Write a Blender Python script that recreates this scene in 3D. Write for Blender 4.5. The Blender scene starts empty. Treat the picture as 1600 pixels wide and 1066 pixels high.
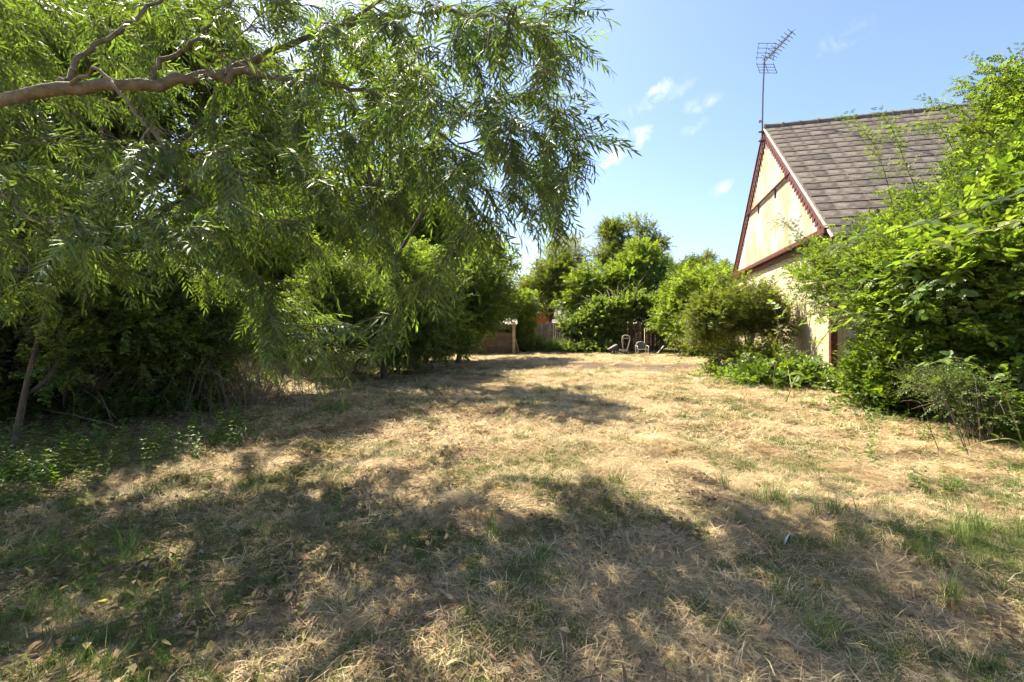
import bpy, math
import numpy as np
from mathutils import Matrix, Vector
rng = np.random.default_rng(7)
scene = bpy.context.scene
COL = scene.collection
R = math.radians

# ------------------------------------------------------------------ camera, sky, sun, exposure
F, HOR, HC = 711.0, 502.0, 1.4            # focal length (px of the 1600 px photo), horizon row, eye height
cam_d = bpy.data.cameras.new('camera')
cam = bpy.data.objects.new('camera', cam_d); COL.objects.link(cam)
cam.location = (0, 0, HC); cam.rotation_euler = (R(90), 0, 0)
cam_d.sensor_width = 36; cam_d.lens = 36 * F / 1600
cam_d.shift_y = -(533 - HOR) / 1600
cam_d.clip_start = 0.05; cam_d.clip_end = 3000
scene.camera = cam

SUN = np.array([-0.43, 0.385, 0.815]); SUN /= np.linalg.norm(SUN)
sun_el = math.asin(SUN[2]); sun_az = math.atan2(SUN[0], SUN[1])      # azimuth from +Y towards +X
world = bpy.data.worlds.new('World'); scene.world = world; world.use_nodes = True
wn = world.node_tree; wn.nodes.clear()
def nn(t, typ, **kw):
    n = t.nodes.new(typ)
    for k, v in kw.items(): setattr(n, k, v)
    return n
sky = nn(wn, 'ShaderNodeTexSky', sky_type='NISHITA', sun_disc=False, sun_elevation=sun_el, sun_rotation=sun_az,
         air_density=1.0, dust_density=1.7, ozone_density=3.0)
bg = nn(wn, 'ShaderNodeBackground'); bg.inputs[1].default_value = 0.082
wo = nn(wn, 'ShaderNodeOutputWorld')
tc = nn(wn, 'ShaderNodeTexCoord')
def pdir(x, y):
    v = Vector(((x - 800) / F, 1, (HOR - y) / F)); return v.normalized()
# wispy clouds: soft streaks round fixed sky directions, broken up by noise
mapn = nn(wn, 'ShaderNodeMapping'); wn.links.new(tc.outputs['Generated'], mapn.inputs[0]); mapn.inputs['Scale'].default_value = (1, 1, 1)
noi = nn(wn, 'ShaderNodeTexNoise'); noi.inputs['Scale'].default_value = 26; noi.inputs['Detail'].default_value = 9; noi.inputs['Roughness'].default_value = .62
noi.inputs['Distortion'].default_value = .6
wn.links.new(mapn.outputs[0], noi.inputs['Vector'])
noi2 = nn(wn, 'ShaderNodeTexNoise'); noi2.inputs['Scale'].default_value = 55; noi2.inputs['Detail'].default_value = 6; noi2.inputs['Roughness'].default_value = .6; wn.links.new(mapn.outputs[0], noi2.inputs['Vector'])
def M(op, a, b=None, c=None, clamp=False):
    n = nn(wn, 'ShaderNodeMath', operation=op, use_clamp=clamp)
    for i, v in enumerate((a, b, c)):
        if v is None: continue
        if isinstance(v, (int, float)): n.inputs[i].default_value = v
        else: wn.links.new(v, n.inputs[i])
    return n.outputs[0]
def DOT(vec):
    n = nn(wn, 'ShaderNodeVectorMath', operation='DOT_PRODUCT'); wn.links.new(tc.outputs['Generated'], n.inputs[0])
    n.inputs[1].default_value = vec; return n.outputs['Value']
cl = None
#        ends of each streak (px)            half width, strength
for (ax, ay, bx, by, wd, st) in ((1010, 166, 1046, 128, .017, 1.0), (945, 252, 1008, 206, .024, 1.25), (1045, 150, 1075, 128, .016, .3),
                                 (1075, 170, 1118, 152, .016, .42), (1070, 206, 1102, 190, .012, .42), (1114, 302, 1140, 286, .013, .75),
                                 (930, 246, 940, 236, .010, .8), (975, 180, 1000, 168, .014, .3), (1298, 70, 1345, 44, .02, .3), (890, 226, 906, 216, .016, .5)):
    a, b = pdir(ax, ay), pdir(bx, by)
    mid = (a + b).normalized(); t = (b - a); hl = t.length / 2; t = (t - mid * t.dot(mid)).normalized(); s = mid.cross(t).normalized()
    u = M('DIVIDE', DOT(t), hl + wd); v = M('DIVIDE', DOT(s), wd)
    r2 = M('ADD', M('ADD', M('MULTIPLY', u, u), M('MULTIPLY', v, v)), M('MULTIPLY', M('SUBTRACT', noi2.outputs['Fac'], .5), 2.2))
    g_ = M('MULTIPLY', M('MULTIPLY', M('SUBTRACT', 1.0, r2, clamp=True), st), M('GREATER_THAN', DOT(mid), 0.0))
    cl = g_ if cl is None else M('MAXIMUM', cl, g_)
nz = M('MULTIPLY', M('SUBTRACT', noi.outputs['Fac'], .40), 3.2, clamp=True)
cl = M('MULTIPLY', M('MULTIPLY', M('MULTIPLY', cl, 1.0, clamp=True), nz), 1.25)
cl = M('MULTIPLY', cl, .8, clamp=True)
mixc = nn(wn, 'ShaderNodeMixRGB'); mixc.inputs[2].default_value = (5.2, 5.2, 5.1, 1)
wn.links.new(cl, mixc.inputs[0]); wn.links.new(sky.outputs[0], mixc.inputs[1])
wn.links.new(mixc.outputs[0], bg.inputs[0]); wn.links.new(bg.outputs[0], wo.inputs[0])

sun_d = bpy.data.lights.new('sun', 'SUN'); sun_d.energy = 5.0; sun_d.angle = R(0.53); sun_d.color = (1, .91, .74)
sun = bpy.data.objects.new('sun', sun_d); COL.objects.link(sun)
sun.rotation_euler = Vector(SUN).to_track_quat('Z', 'Y').to_euler(); sun.location = (-20, 18, 40)
vs = scene.view_settings; vs.view_transform = 'Standard'; vs.look = 'None'; vs.gamma = 1; vs.exposure = 1.82; vs.use_curve_mapping = False
scene.cycles.max_bounces = 5; scene.cycles.diffuse_bounces = 4; scene.cycles.glossy_bounces = 2; scene.cycles.transmission_bounces = 3; scene.cycles.transparent_max_bounces = 4
scene.cycles.use_adaptive_sampling = True; scene.cycles.adaptive_threshold = .035; scene.cycles.use_light_tree = False
scene.cycles.caustics_reflective = False; scene.cycles.caustics_refractive = False
scene.cycles.sample_clamp_indirect = 6

# ------------------------------------------------------------------ helpers
def P(x, y, Y): return np.array([(x - 800) / F * Y, Y, HC + (HOR - y) / F * Y])
def hash2(ix, iy, s):
    h = np.sin(ix * 127.1 + iy * 311.7 + s * 74.7) * 43758.5453
    return h - np.floor(h)
def vnoise(x, y, s=0):
    x = np.asarray(x, float); y = np.asarray(y, float)
    ix = np.floor(x); iy = np.floor(y); fx = x - ix; fy = y - iy
    fx = fx * fx * (3 - 2 * fx); fy = fy * fy * (3 - 2 * fy)
    a = hash2(ix, iy, s); b = hash2(ix + 1, iy, s); c = hash2(ix, iy + 1, s); d = hash2(ix + 1, iy + 1, s)
    return (a * (1 - fx) + b * fx) * (1 - fy) + (c * (1 - fx) + d * fx) * fy
def g(x, y):
    x = np.asarray(x, float); y = np.asarray(y, float)
    t = np.clip((y - 9) / 14, 0, 1); t = t * t * (3 - 2 * t)
    z = -0.3 * t
    far = np.clip((60 - y) / 30, 0, 1)
    z = z + far * (0.10 * (vnoise(x / 1.5, y / 1.5, 1) - .5) + 0.075 * (vnoise(x / .42, y / .42, 2) - .5))
    return z
def gz(x, y): return float(g(x, y))
def on_ground(px_, py_):                      # the ground point seen at a pixel
    Y = 5.0
    for _ in range(30):
        X = (px_ - 800) / F * Y
        Y = (HC - gz(X, Y)) * F / (py_ - HOR)
    return np.array([X, Y, gz(X, Y)])
def tag(o, label=None, cat=None, group=None, kind=None):
    for k, v in (('label', label), ('category', cat), ('group', group), ('kind', kind)):
        if v: o[k] = v
    return o
def link(o, parent=None):
    COL.objects.link(o)
    if parent is not None: o.parent = parent
    return o
def empty(name, loc, label, cat, group=None):
    o = bpy.data.objects.new(name, None); COL.objects.link(o); o.location = loc; o.empty_display_size = .2
    return tag(o, label, cat, group)
def wloc(o):
    v = np.zeros(3)
    while o is not None: v = v + np.array(o.location); o = o.parent
    return v
def mesh_data(name, v, f, mat, col=None, smooth=False):
    me = bpy.data.meshes.new(name); me.from_pydata(np.asarray(v).tolist(), [], [list(map(int, q)) for q in f]); 
    if mat: me.materials.append(mat)
    if col is not None:
        at = me.attributes.new('col', 'FLOAT_COLOR', 'POINT')
        c = np.ones((len(v), 4)); c[:, :3] = col; at.data.foreach_set('color', c.ravel())
    if smooth: me.polygons.foreach_set('use_smooth', [True] * len(me.polygons))
    me.update(); return me
def obj(name, v, f, mat, parent=None, col=None, smooth=False):
    """one mesh object; v in world coordinates"""
    v = np.asarray(v, float)
    off = wloc(parent) if parent is not None else v.mean(0) * [1, 1, 0] + [0, 0, v[:, 2].min()]
    o = bpy.data.objects.new(name, mesh_data(name, v - off, f, mat, col, smooth))
    if parent is None: o.location = off
    return link(o, parent)
class MB:
    def __init__(s): s.v = []; s.f = []; s.n = 0
    def add(s, v, f):
        s.v.append(np.asarray(v, float)); s.f += [[i + s.n for i in q] for q in f]; s.n += len(v); return s
    def box(s, c, ax, ay, az):                 # centre and three half-axis vectors
        c, ax, ay, az = map(lambda q: np.asarray(q, float), (c, ax, ay, az))
        v = [c + i * ax + j * ay + k * az for k in (-1, 1) for j in (-1, 1) for i in (-1, 1)]
        return s.add(v, [(0, 2, 3, 1), (4, 5, 7, 6), (0, 1, 5, 4), (2, 6, 7, 3), (0, 4, 6, 2), (1, 3, 7, 5)])
    def bar(s, a, b, w, h=None, up=(0, 0, 1)):
        a = np.asarray(a, float); b = np.asarray(b, float); d = b - a; L = np.linalg.norm(d); d = d / L
        x = np.cross(d, up); 
        if np.linalg.norm(x) < 1e-4: x = np.cross(d, (1, 0, 0))
        x /= np.linalg.norm(x); y = np.cross(x, d)
        return s.box((a + b) / 2, x * w / 2, d * L / 2, y * (h or w) / 2)
    def tube(s, pts, rad, n=6, cap=True):
        pts = np.asarray(pts, float); m = len(pts); rad = np.broadcast_to(np.asarray(rad, float), (m,))
        T = np.gradient(pts, axis=0); T /= np.linalg.norm(T, axis=1)[:, None] + 1e-9
        ref = np.array([.31, .17, .93]); ref = ref if abs(T[0] @ ref) < .9 else np.array([.9, .3, .1])
        v = []
        for i in range(m):
            x = ref - T[i] * (ref @ T[i]); x /= np.linalg.norm(x); y = np.cross(T[i], x); ref = x
            for k in range(n):
                a = 2 * math.pi * k / n
                v.append(pts[i] + rad[i] * (math.cos(a) * x + math.sin(a) * y))
        f = [(i * n + k, i * n + (k + 1) % n, (i + 1) * n + (k + 1) % n, (i + 1) * n + k) for i in range(m - 1) for k in range(n)]
        if cap: f += [list(range(n))[::-1], [(m - 1) * n + k for k in range(n)]]
        return s.add(v, f)
    def build(s, name, mat, parent=None, smooth=False, col=None):
        return obj(name, np.concatenate(s.v), s.f, mat, parent, col, smooth)
def smooth_path(pts, n=24):
    pts = np.asarray(pts, float); m = len(pts); t = np.linspace(0, m - 1, n); out = []
    for q in t:
        i = min(int(q), m - 2); u = q - i
        p0 = pts[max(i - 1, 0)]; p1 = pts[i]; p2 = pts[i + 1]; p3 = pts[min(i + 2, m - 1)]
        out.append(.5 * (2 * p1 + (p2 - p0) * u + (2 * p0 - 5 * p1 + 4 * p2 - p3) * u * u + (3 * p1 - p0 - 3 * p2 + p3) * u ** 3))
    return np.array(out)

# ------------------------------------------------------------------ materials
def new_mat(name):
    m = bpy.data.materials.new(name); m.use_nodes = True; t = m.node_tree; t.nodes.clear(); return m, t
def lk(t, a, b): t.links.new(a, b)
def noise_node(t, scale, detail=5, rough=.6, coord='Object', sc=(1, 1, 1), dist=0):
    c = nn(t, 'ShaderNodeTexCoord'); mp = nn(t, 'ShaderNodeMapping'); mp.inputs['Scale'].default_value = sc
    n = nn(t, 'ShaderNodeTexNoise'); n.inputs['Scale'].default_value = scale; n.inputs['Detail'].default_value = detail; n.inputs['Roughness'].default_value = rough
    n.inputs['Distortion'].default_value = dist
    lk(t, c.outputs[coord], mp.inputs[0]); lk(t, mp.outputs[0], n.inputs['Vector']); return n.outputs['Fac']
def ramp(t, fac, stops):
    r = nn(t, 'ShaderNodeValToRGB'); e = r.color_ramp.elements
    while len(e) < len(stops): e.new(.5)
    for q, (p, c) in zip(e, stops): q.position = p; q.color = (*c, 1)
    lk(t, fac, r.inputs[0]); return r.outputs[0]
def mix(t, fac, a, b, typ='MIX'):
    n = nn(t, 'ShaderNodeMixRGB', blend_type=typ)
    for i, v in enumerate((fac, a, b)):
        if isinstance(v, (int, float)): n.inputs[i].default_value = v
        elif isinstance(v, tuple): n.inputs[i].default_value = (*v, 1)
        else: lk(t, v, n.inputs[i])
    return n.outputs[0]
def surf(name, stops, scale=6, rough=.85, bump=.3, bscale=None, sc=(1, 1, 1), spec=.25, rnd=0., metal=0., extra=None, dist=0):
    m, t = new_mat(name)
    c = ramp(t, noise_node(t, scale, 7, .65, sc=sc, dist=dist), stops)
    if extra: c = extra(t, c)
    if rnd:
        oi = nn(t, 'ShaderNodeObjectInfo'); mr = nn(t, 'ShaderNodeMapRange'); lk(t, oi.outputs['Random'], mr.inputs[0])
        mr.inputs[3].default_value = 1 - rnd; mr.inputs[4].default_value = 1 + rnd
        hs = nn(t, 'ShaderNodeHueSaturation'); lk(t, mr.outputs[0], hs.inputs['Value']); lk(t, c, hs.inputs['Color']); c = hs.outputs[0]
    b = nn(t, 'ShaderNodeBsdfPrincipled'); lk(t, c, b.inputs['Base Color']); b.inputs['Roughness'].default_value = rough
    b.inputs['Specular IOR Level'].default_value = spec; b.inputs['Metallic'].default_value = metal
    if bump:
        bm = nn(t, 'ShaderNodeBump'); bm.inputs['Strength'].default_value = bump; bm.inputs['Distance'].default_value = .02
        lk(t, noise_node(t, bscale or scale * 4, 6, .7, sc=sc), bm.inputs['Height']); lk(t, bm.outputs[0], b.inputs['Normal'])
    o = nn(t, 'ShaderNodeOutputMaterial'); lk(t, b.outputs[0], o.inputs[0]); return m
def leaf_mat(name, transl=.48, warm=(1.75, 1.75, .55), rough=.42, spec=.45, var=.3):
    """leaf colour comes from the leaf's own 'col' attribute, varied from spray to spray"""
    m, t = new_mat(name)
    at = nn(t, 'ShaderNodeAttribute', attribute_name='col'); oi = nn(t, 'ShaderNodeObjectInfo')
    mr = nn(t, 'ShaderNodeMapRange'); lk(t, oi.outputs['Random'], mr.inputs[0]); mr.inputs[3].default_value = 1 - var; mr.inputs[4].default_value = 1 + var
    m2 = nn(t, 'ShaderNodeMath', operation='MULTIPLY_ADD'); lk(t, oi.outputs['Random'], m2.inputs[0]); m2.inputs[1].default_value = 7.31; m2.inputs[2].default_value = 0
    fr = nn(t, 'ShaderNodeMath', operation='FRACT'); lk(t, m2.outputs[0], fr.inputs[0])
    mh = nn(t, 'ShaderNodeMapRange'); lk(t, fr.outputs[0], mh.inputs[0]); mh.inputs[3].default_value = .485; mh.inputs[4].default_value = .512
    hs = nn(t, 'ShaderNodeHueSaturation'); lk(t, mr.outputs[0], hs.inputs['Value']); lk(t, mh.outputs[0], hs.inputs['Hue']); lk(t, at.outputs['Color'], hs.inputs['Color'])
    b = nn(t, 'ShaderNodeBsdfPrincipled'); lk(t, hs.outputs[0], b.inputs['Base Color']); b.inputs['Roughness'].default_value = rough; b.inputs['Specular IOR Level'].default_value = spec
    tr = nn(t, 'ShaderNodeBsdfTranslucent'); lk(t, mix(t, 1., hs.outputs[0], warm, 'MULTIPLY'), tr.inputs[0])
    ms = nn(t, 'ShaderNodeMixShader'); ms.inputs[0].default_value = transl
    lk(t, b.outputs[0], ms.inputs[1]); lk(t, tr.outputs[0], ms.inputs[2])
    o = nn(t, 'ShaderNodeOutputMaterial'); lk(t, ms.outputs[0], o.inputs[0]); return m
LEAF = leaf_mat('leaf_green')
STRAW = leaf_mat('grass_straw', transl=.25, warm=(1.2, 1.1, .8), rough=.6, spec=.2, var=.28)
BARK = surf('bark', [(.3, (.05, .036, .025)), (.55, (.11, .082, .057)), (.75, (.18, .14, .10))], 9, .9, .8, 30, sc=(1, 1, .35))
WBARK = surf('willow_bark', [(.3, (.085, .068, .046)), (.55, (.19, .155, .11)), (.75, (.29, .245, .18))], 12, .85, .8, 40)
DEADWOOD = surf('dead_wood', [(.3, (.10, .068, .042)), (.55, (.22, .155, .10)), (.8, (.33, .25, .17))], 14, .9, .5)

def ground_mat():
    m, t = new_mat('ground_straw')
    big = noise_node(t, .9, 4, .6); fine = noise_node(t, 38, 8, .75); mid = noise_node(t, 5, 6, .65)
    c = ramp(t, fine, [(.28, (.09, .065, .04)), (.45, (.25, .185, .105)), (.62, (.42, .33, .19)), (.8, (.55, .45, .28))])
    gr = ramp(t, fine, [(.3, (.035, .045, .012)), (.7, (.13, .16, .05))])
    c = mix(t, ramp(t, big, [(.5, (0, 0, 0)), (.66, (.65, .65, .65))]), c, gr)
    c = mix(t, ramp(t, mid, [(.3, (.55, .55, .55)), (.45, (0, 0, 0))]), c, (.07, .05, .035))
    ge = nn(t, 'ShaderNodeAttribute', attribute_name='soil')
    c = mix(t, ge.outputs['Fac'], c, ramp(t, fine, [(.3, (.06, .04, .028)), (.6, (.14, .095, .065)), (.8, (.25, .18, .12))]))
    b = nn(t, 'ShaderNodeBsdfPrincipled'); lk(t, c, b.inputs['Base Color']); b.inputs['Roughness'].default_value = .95; b.inputs['Specular IOR Level'].default_value = .1
    bm = nn(t, 'ShaderNodeBump'); bm.inputs['Strength'].default_value = .9; bm.inputs['Distance'].default_value = .03
    lk(t, fine, bm.inputs['Height']); lk(t, bm.outputs[0], b.inputs['Normal'])
    o = nn(t, 'ShaderNodeOutputMaterial'); lk(t, b.outputs[0], o.inputs[0]); return m

# ------------------------------------------------------------------ ground
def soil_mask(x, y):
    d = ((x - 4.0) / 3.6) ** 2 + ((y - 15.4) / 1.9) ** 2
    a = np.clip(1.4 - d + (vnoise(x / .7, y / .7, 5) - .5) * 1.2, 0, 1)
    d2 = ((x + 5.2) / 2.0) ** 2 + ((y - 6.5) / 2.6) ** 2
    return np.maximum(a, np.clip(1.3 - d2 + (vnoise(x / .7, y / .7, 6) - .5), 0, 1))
s = np.linspace(-1, 1, 161); xs = np.sinh(s * 4.6) / np.sinh(4.6) * 420
s2 = np.linspace(0, 1, 200); ys = -30 + np.concatenate([np.linspace(0, 31, 16)[:-1], 31 + np.sinh(s2 * 5.2) / np.sinh(5.2) * 700])
gx, gy = np.meshgrid(xs, ys); vv = np.stack([gx, gy, g(gx, gy)], -1).reshape(-1, 3)
W_ = len(xs); ff = [(j * W_ + i, j * W_ + i + 1, (j + 1) * W_ + i + 1, (j + 1) * W_ + i) for j in range(len(ys) - 1) for i in range(W_ - 1)]
me = mesh_data('ground', vv, ff, ground_mat(), smooth=True)
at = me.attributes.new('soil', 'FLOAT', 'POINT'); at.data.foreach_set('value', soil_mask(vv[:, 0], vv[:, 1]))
tag(link(bpy.data.objects.new('ground', me)), 'dry mown lawn of straw coloured grass with bare earth', kind='structure')

# ------------------------------------------------------------------ leaf and spray templates
def leaf_narrow(L, w, curl=.12):
    ys_ = (0, .3, .65, 1.); ws = (0, 1, .8, 0)
    v = [(0, 0, 0)]
    for q, k in zip(ys_[1:3], ws[1:3]):
        z = -curl * L * q * q
        v += [(-w / 2 * k, q * L, z + .12 * w), (0, q * L, z), (w / 2 * k, q * L, z + .12 * w)]
    v.append((0, L, -curl * L))
    return np.array(v), [(0, 2, 1), (0, 3, 2), (1, 2, 5, 4), (2, 3, 6, 5), (4, 5, 7), (5, 6, 7)]
def leaf_simple(L, w):
    v = [(0, 0, 0), (-w * .5, L * .42, .13 * w), (w * .5, L * .42, .13 * w), (-w * .33, L * .75, .02 * w), (w * .33, L * .75, .02 * w), (0, L, -.15 * L)]
    return np.array(v), [(0, 2, 4, 5), (0, 5, 3, 1)]
def leaf_toothed(L, w, n=7):
    v = [(0, 0, 0)] + [(0, L * (i + 1) / n, -.10 * L * ((i + 1) / n) ** 2) for i in range(n)]
    def side(sg):
        o = []
        for i in range(2 * n - 1):
            t = (i + 1) / (2 * n); k = math.sin(math.pi * t ** .8) ** .8 * (1.0 if i % 2 == 0 else .86)
            o.append((sg * w / 2 * k, L * t - .02 * L * (i % 2), .14 * w * k - .10 * L * t * t + .01 * L * math.sin(9 * t)))
        return o
    a = side(-1); b = side(1); na = len(v); v += a; nb = len(v); v += b
    f = []
    for base, sg in ((na, 1), (nb, -1)):
        for i in range(2 * n):
            m0 = (i) // 2; m1 = (i + 1) // 2
            p = base + i - 1 if i > 0 else None; q = base + i if i < 2 * n - 1 else None
            loop = [m0] + ([m1] if m1 != m0 else []) + ([q] if q is not None else []) + ([p] if p is not None else [])
            if len(set(loop)) >= 3: f.append(loop if sg > 0 else loop[::-1])
    return np.array(v), f
def rotm(ax, a): return np.array(Matrix.Rotation(a, 3, Vector(ax)))
def leaf_frames(kind, r):
    """(list of 4x4 leaf matrices, twig points): the twig runs up +Z, +X is the side that faces the sky"""
    Ms = []
    def put(pos, d, up, s):
        d = np.array(d, float); d /= np.linalg.norm(d); up = np.array(up, float); up = up - d * (d @ up); up /= np.linalg.norm(up)
        m = np.eye(4); m[:3, 0] = np.cross(d, up) * s; m[:3, 1] = d * s; m[:3, 2] = up * s; m[:3, 3] = pos; Ms.append(m)
    if kind == 'willow':
        L = .42; n = 17; tw = [(-.05 * (q * q), 0.012 * math.sin(5 * q), L * q) for q in np.linspace(0, 1, 6)]
        for i in range(n):
            q = (i + .6) / n; pos = (-.05 * q * q, 0, L * q); sg = 1 if i % 2 else -1
            sp = (.75 if i < n - 2 else .25) * r.uniform(.6, 1.15)
            put(pos, (-.30 + r.normal(0, .22), sg * sp, .8 + r.normal(0, .12)), (1, sg * r.normal(.2, .5), .3), r.uniform(.75, 1.15) * (1 - .35 * q))
    elif kind == 'broad':
        L = .24; n = 13; tw = [(-.02 * q * q, 0, L * q) for q in np.linspace(0, 1, 4)]
        for i in range(n):
            q = (i + .5) / n; sg = 1 if i % 2 else -1
            put((-.02 * q * q, 0, L * q), (r.normal(0, .35), sg * r.uniform(.5, 1.1), r.uniform(.2, .9)), (1, r.normal(0, .4), r.normal(.2, .3)), r.uniform(.7, 1.25))
    elif kind == 'pinnate':
        L = .36; tw = [(-.03 * q * q, 0, L * q) for q in np.linspace(0, 1, 4)]
        for i in range(6):
            q = (i + .5) / 6; sg = 1 if i % 2 else -1; az = r.normal(0, .45)
            d = np.array((-.15 + math.sin(az) * .5, sg * .9, .55)); d /= np.linalg.norm(d); p0 = np.array((-.03 * q * q, 0, L * q))
            sd = np.cross(d, (1, 0, 0)); sd /= np.linalg.norm(sd)
            for j in range(3):
                for e in (-1, 1):
                    put(p0 + d * (.025 + .022 * j), d * .6 + sd * e, (1, r.normal(0, .2), 0), r.uniform(.8, 1.1))
            put(p0 + d * .085, d, (1, 0, 0), 1.1)
    elif kind == 'trifoliate':
        L = .34; tw = [(-.04 * q * q, 0, L * q) for q in np.linspace(0, 1, 4)]
        for i in range(5):
            q = (i + .7) / 5; sg = 1 if i % 2 else -1
            d = np.array((r.normal(.05, .25), sg * .9, .6)); d /= np.linalg.norm(d); p0 = np.array((-.04 * q * q, 0, L * q)); sd = np.cross(d, (1, 0, 0)); sd /= np.linalg.norm(sd)
            up = (1, r.normal(0, .25), r.normal(0, .25))
            put(p0 + d * .06, d, up, r.uniform(.95, 1.2))
            for e in (-1, 1): put(p0 + d * .045, d * .35 + sd * e, up, r.uniform(.7, .95))
    elif kind == 'weed':
        L = .30; tw = [(0, 0, L * q) for q in np.linspace(0, 1, 4)]
        for i in range(7):
            q = .15 + .85 * i / 6; az = i * 1.57 + r.normal(0, .3)
            for e in (0, math.pi):
                put((0, 0, L * q), (math.cos(az + e), math.sin(az + e), .35 - .3 * (1 - q)), (0, 0, 1), (1.25 - .75 * q) * r.uniform(.8, 1.15))
    return Ms, tw
def jitter_col(base, r, k=.38, yellow=.0):
    c = np.array(base) * r.uniform(1 - k, 1 + k)
    if r.random() < yellow: c = np.array((.45, .33, .05)) * r.uniform(.7, 1.1)
    return np.clip(c, 0, 1)
TEMPLATES = {}
def make_templates(key, kind, leaf, base, nvar=4, seed=0, yellow=.0, twig=.0022, twcol=(.16, .13, .06), mat=None):
    out = []
    for k in range(nvar):
        r = np.random.default_rng(seed * 100 + k); Ms, tw = leaf_frames(kind, r); mb = MB(); cols = []; lc = []
        mb.tube(tw, np.linspace(twig, twig * .4, len(tw)), 3, False); cols.append(np.tile(twcol, (len(mb.v[-1]), 1)))
        for m in Ms:
            v = leaf[0] @ m[:3, :3].T + m[:3, 3]; mb.add(v, leaf[1]); c = jitter_col(base, r, yellow=yellow); lc.append(c); cols.append(np.tile(c, (len(v), 1)))
        v = np.concatenate(mb.v)
        me_ = mesh_data(key + '_spray', v, mb.f, mat or LEAF, np.concatenate(cols))
        o = bpy.data.objects.new(key + '_spray', me_); out.append(o)
        o['n'] = len(Ms); TEMPLATES[(key, k)] = (Ms, lc)
    TEMPLATES[key] = (out, leaf, base); return out
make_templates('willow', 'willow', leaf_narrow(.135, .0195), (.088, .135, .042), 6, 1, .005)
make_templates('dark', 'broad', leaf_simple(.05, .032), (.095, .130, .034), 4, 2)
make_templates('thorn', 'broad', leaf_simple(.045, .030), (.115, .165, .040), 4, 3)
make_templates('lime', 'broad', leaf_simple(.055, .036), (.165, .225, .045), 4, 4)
make_templates('olive', 'broad', leaf_simple(.045, .026), (.125, .155, .042), 4, 5, .0)
make_templates('greyleaf', 'broad', leaf_simple(.045, .024), (.16, .175, .085), 4, 6)
make_templates('ivy', 'broad', leaf_simple(.06, .05), (.125, .175, .055), 4, 7)
make_templates('rose', 'pinnate', leaf_simple(.036, .022), (.14, .20, .046), 4, 8, .0)
make_templates('bramble', 'trifoliate', leaf_toothed(.085, .062), (.11, .17, .030), 4, 9, .0, .0028, (.2, .17, .06))
make_templates('weed', 'weed', leaf_simple(.07, .042), (.11, .18, .038), 4, 10, .0)
make_templates('blue', 'broad', leaf_simple(.034, .020), (.10, .145, .055), 4, 11)
def grass_templates(key, n, rad, hl, hw, lean, cols, nvar=5, seed=0, curl=.5):
    out = []
    for k in range(nvar):
        r = np.random.default_rng(900 + seed * 10 + k); V = []; Fc = []; C = []; b = 0
        for i in range(n):
            a = r.uniform(0, 2 * math.pi); q = rad * math.sqrt(r.random()); p = np.array((q * math.cos(a), q * math.sin(a), -.006))
            az = r.uniform(0, 2 * math.pi); L = r.uniform(*hl); w = r.uniform(*hw); el = r.uniform(*lean)
            h = np.array((math.cos(az), math.sin(az), 0)); sd = np.array((-h[1], h[0], 0)); bend = r.normal(0, .5)
            pts = []
            for t_ in (0, .5, 1):
                e2 = el - curl * t_; pts.append(p.copy()); p = p + (h * math.cos(e2) + sd * bend * t_ * .6 + np.array((0, 0, 1)) * math.sin(e2)) * L * .5
            c = np.array(cols[r.integers(len(cols))]) * r.uniform(.65, 1.25)
            V += [pts[0] - sd * w / 2, pts[0] + sd * w / 2, pts[1] - sd * w / 2, pts[1] + sd * w / 2, pts[2]]
            Fc += [(b, b + 1, b + 3, b + 2), (b + 2, b + 3, b + 4)]; C += [c] * 5; b += 5
        out.append(bpy.data.objects.new(key + '_tuft', mesh_data(key + '_tuft', V, Fc, STRAW, np.array(C))))
    TEMPLATES[key] = (out, None, None)
ST = [(.52, .405, .235), (.45, .335, .18), (.57, .47, .30), (.33, .235, .135), (.40, .335, .17)]
GR = [(.10, .16, .03), (.14, .20, .045), (.075, .12, .025), (.20, .23, .07)]
grass_templates('straw', 60, .11, (.05, .14), (.0016, .0034), (-.08, .34), ST, 6, 1)
grass_templates('strawfar', 60, .16, (.06, .16), (.004, .007), (.0, .5), ST, 5, 2)
grass_templates('green', 46, .08, (.05, .13), (.0022, .004), (.4, 1.35), GR, 5, 3)
grass_templates('greenfar', 46, .14, (.06, .15), (.005, .009), (.3, 1.3), GR, 4, 4)
grass_templates('tall', 26, .06, (.14, .34), (.003, .005), (.9, 1.5), [(.15, .22, .05), (.2, .26, .07)], 4, 5, .6)
grass_templates('hay', 40, .08, (.2, .5), (.002, .0035), (.7, 1.5), [(.42, .34, .17), (.33, .3, .12), (.28, .3, .1)], 4, 6, .5)

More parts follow.
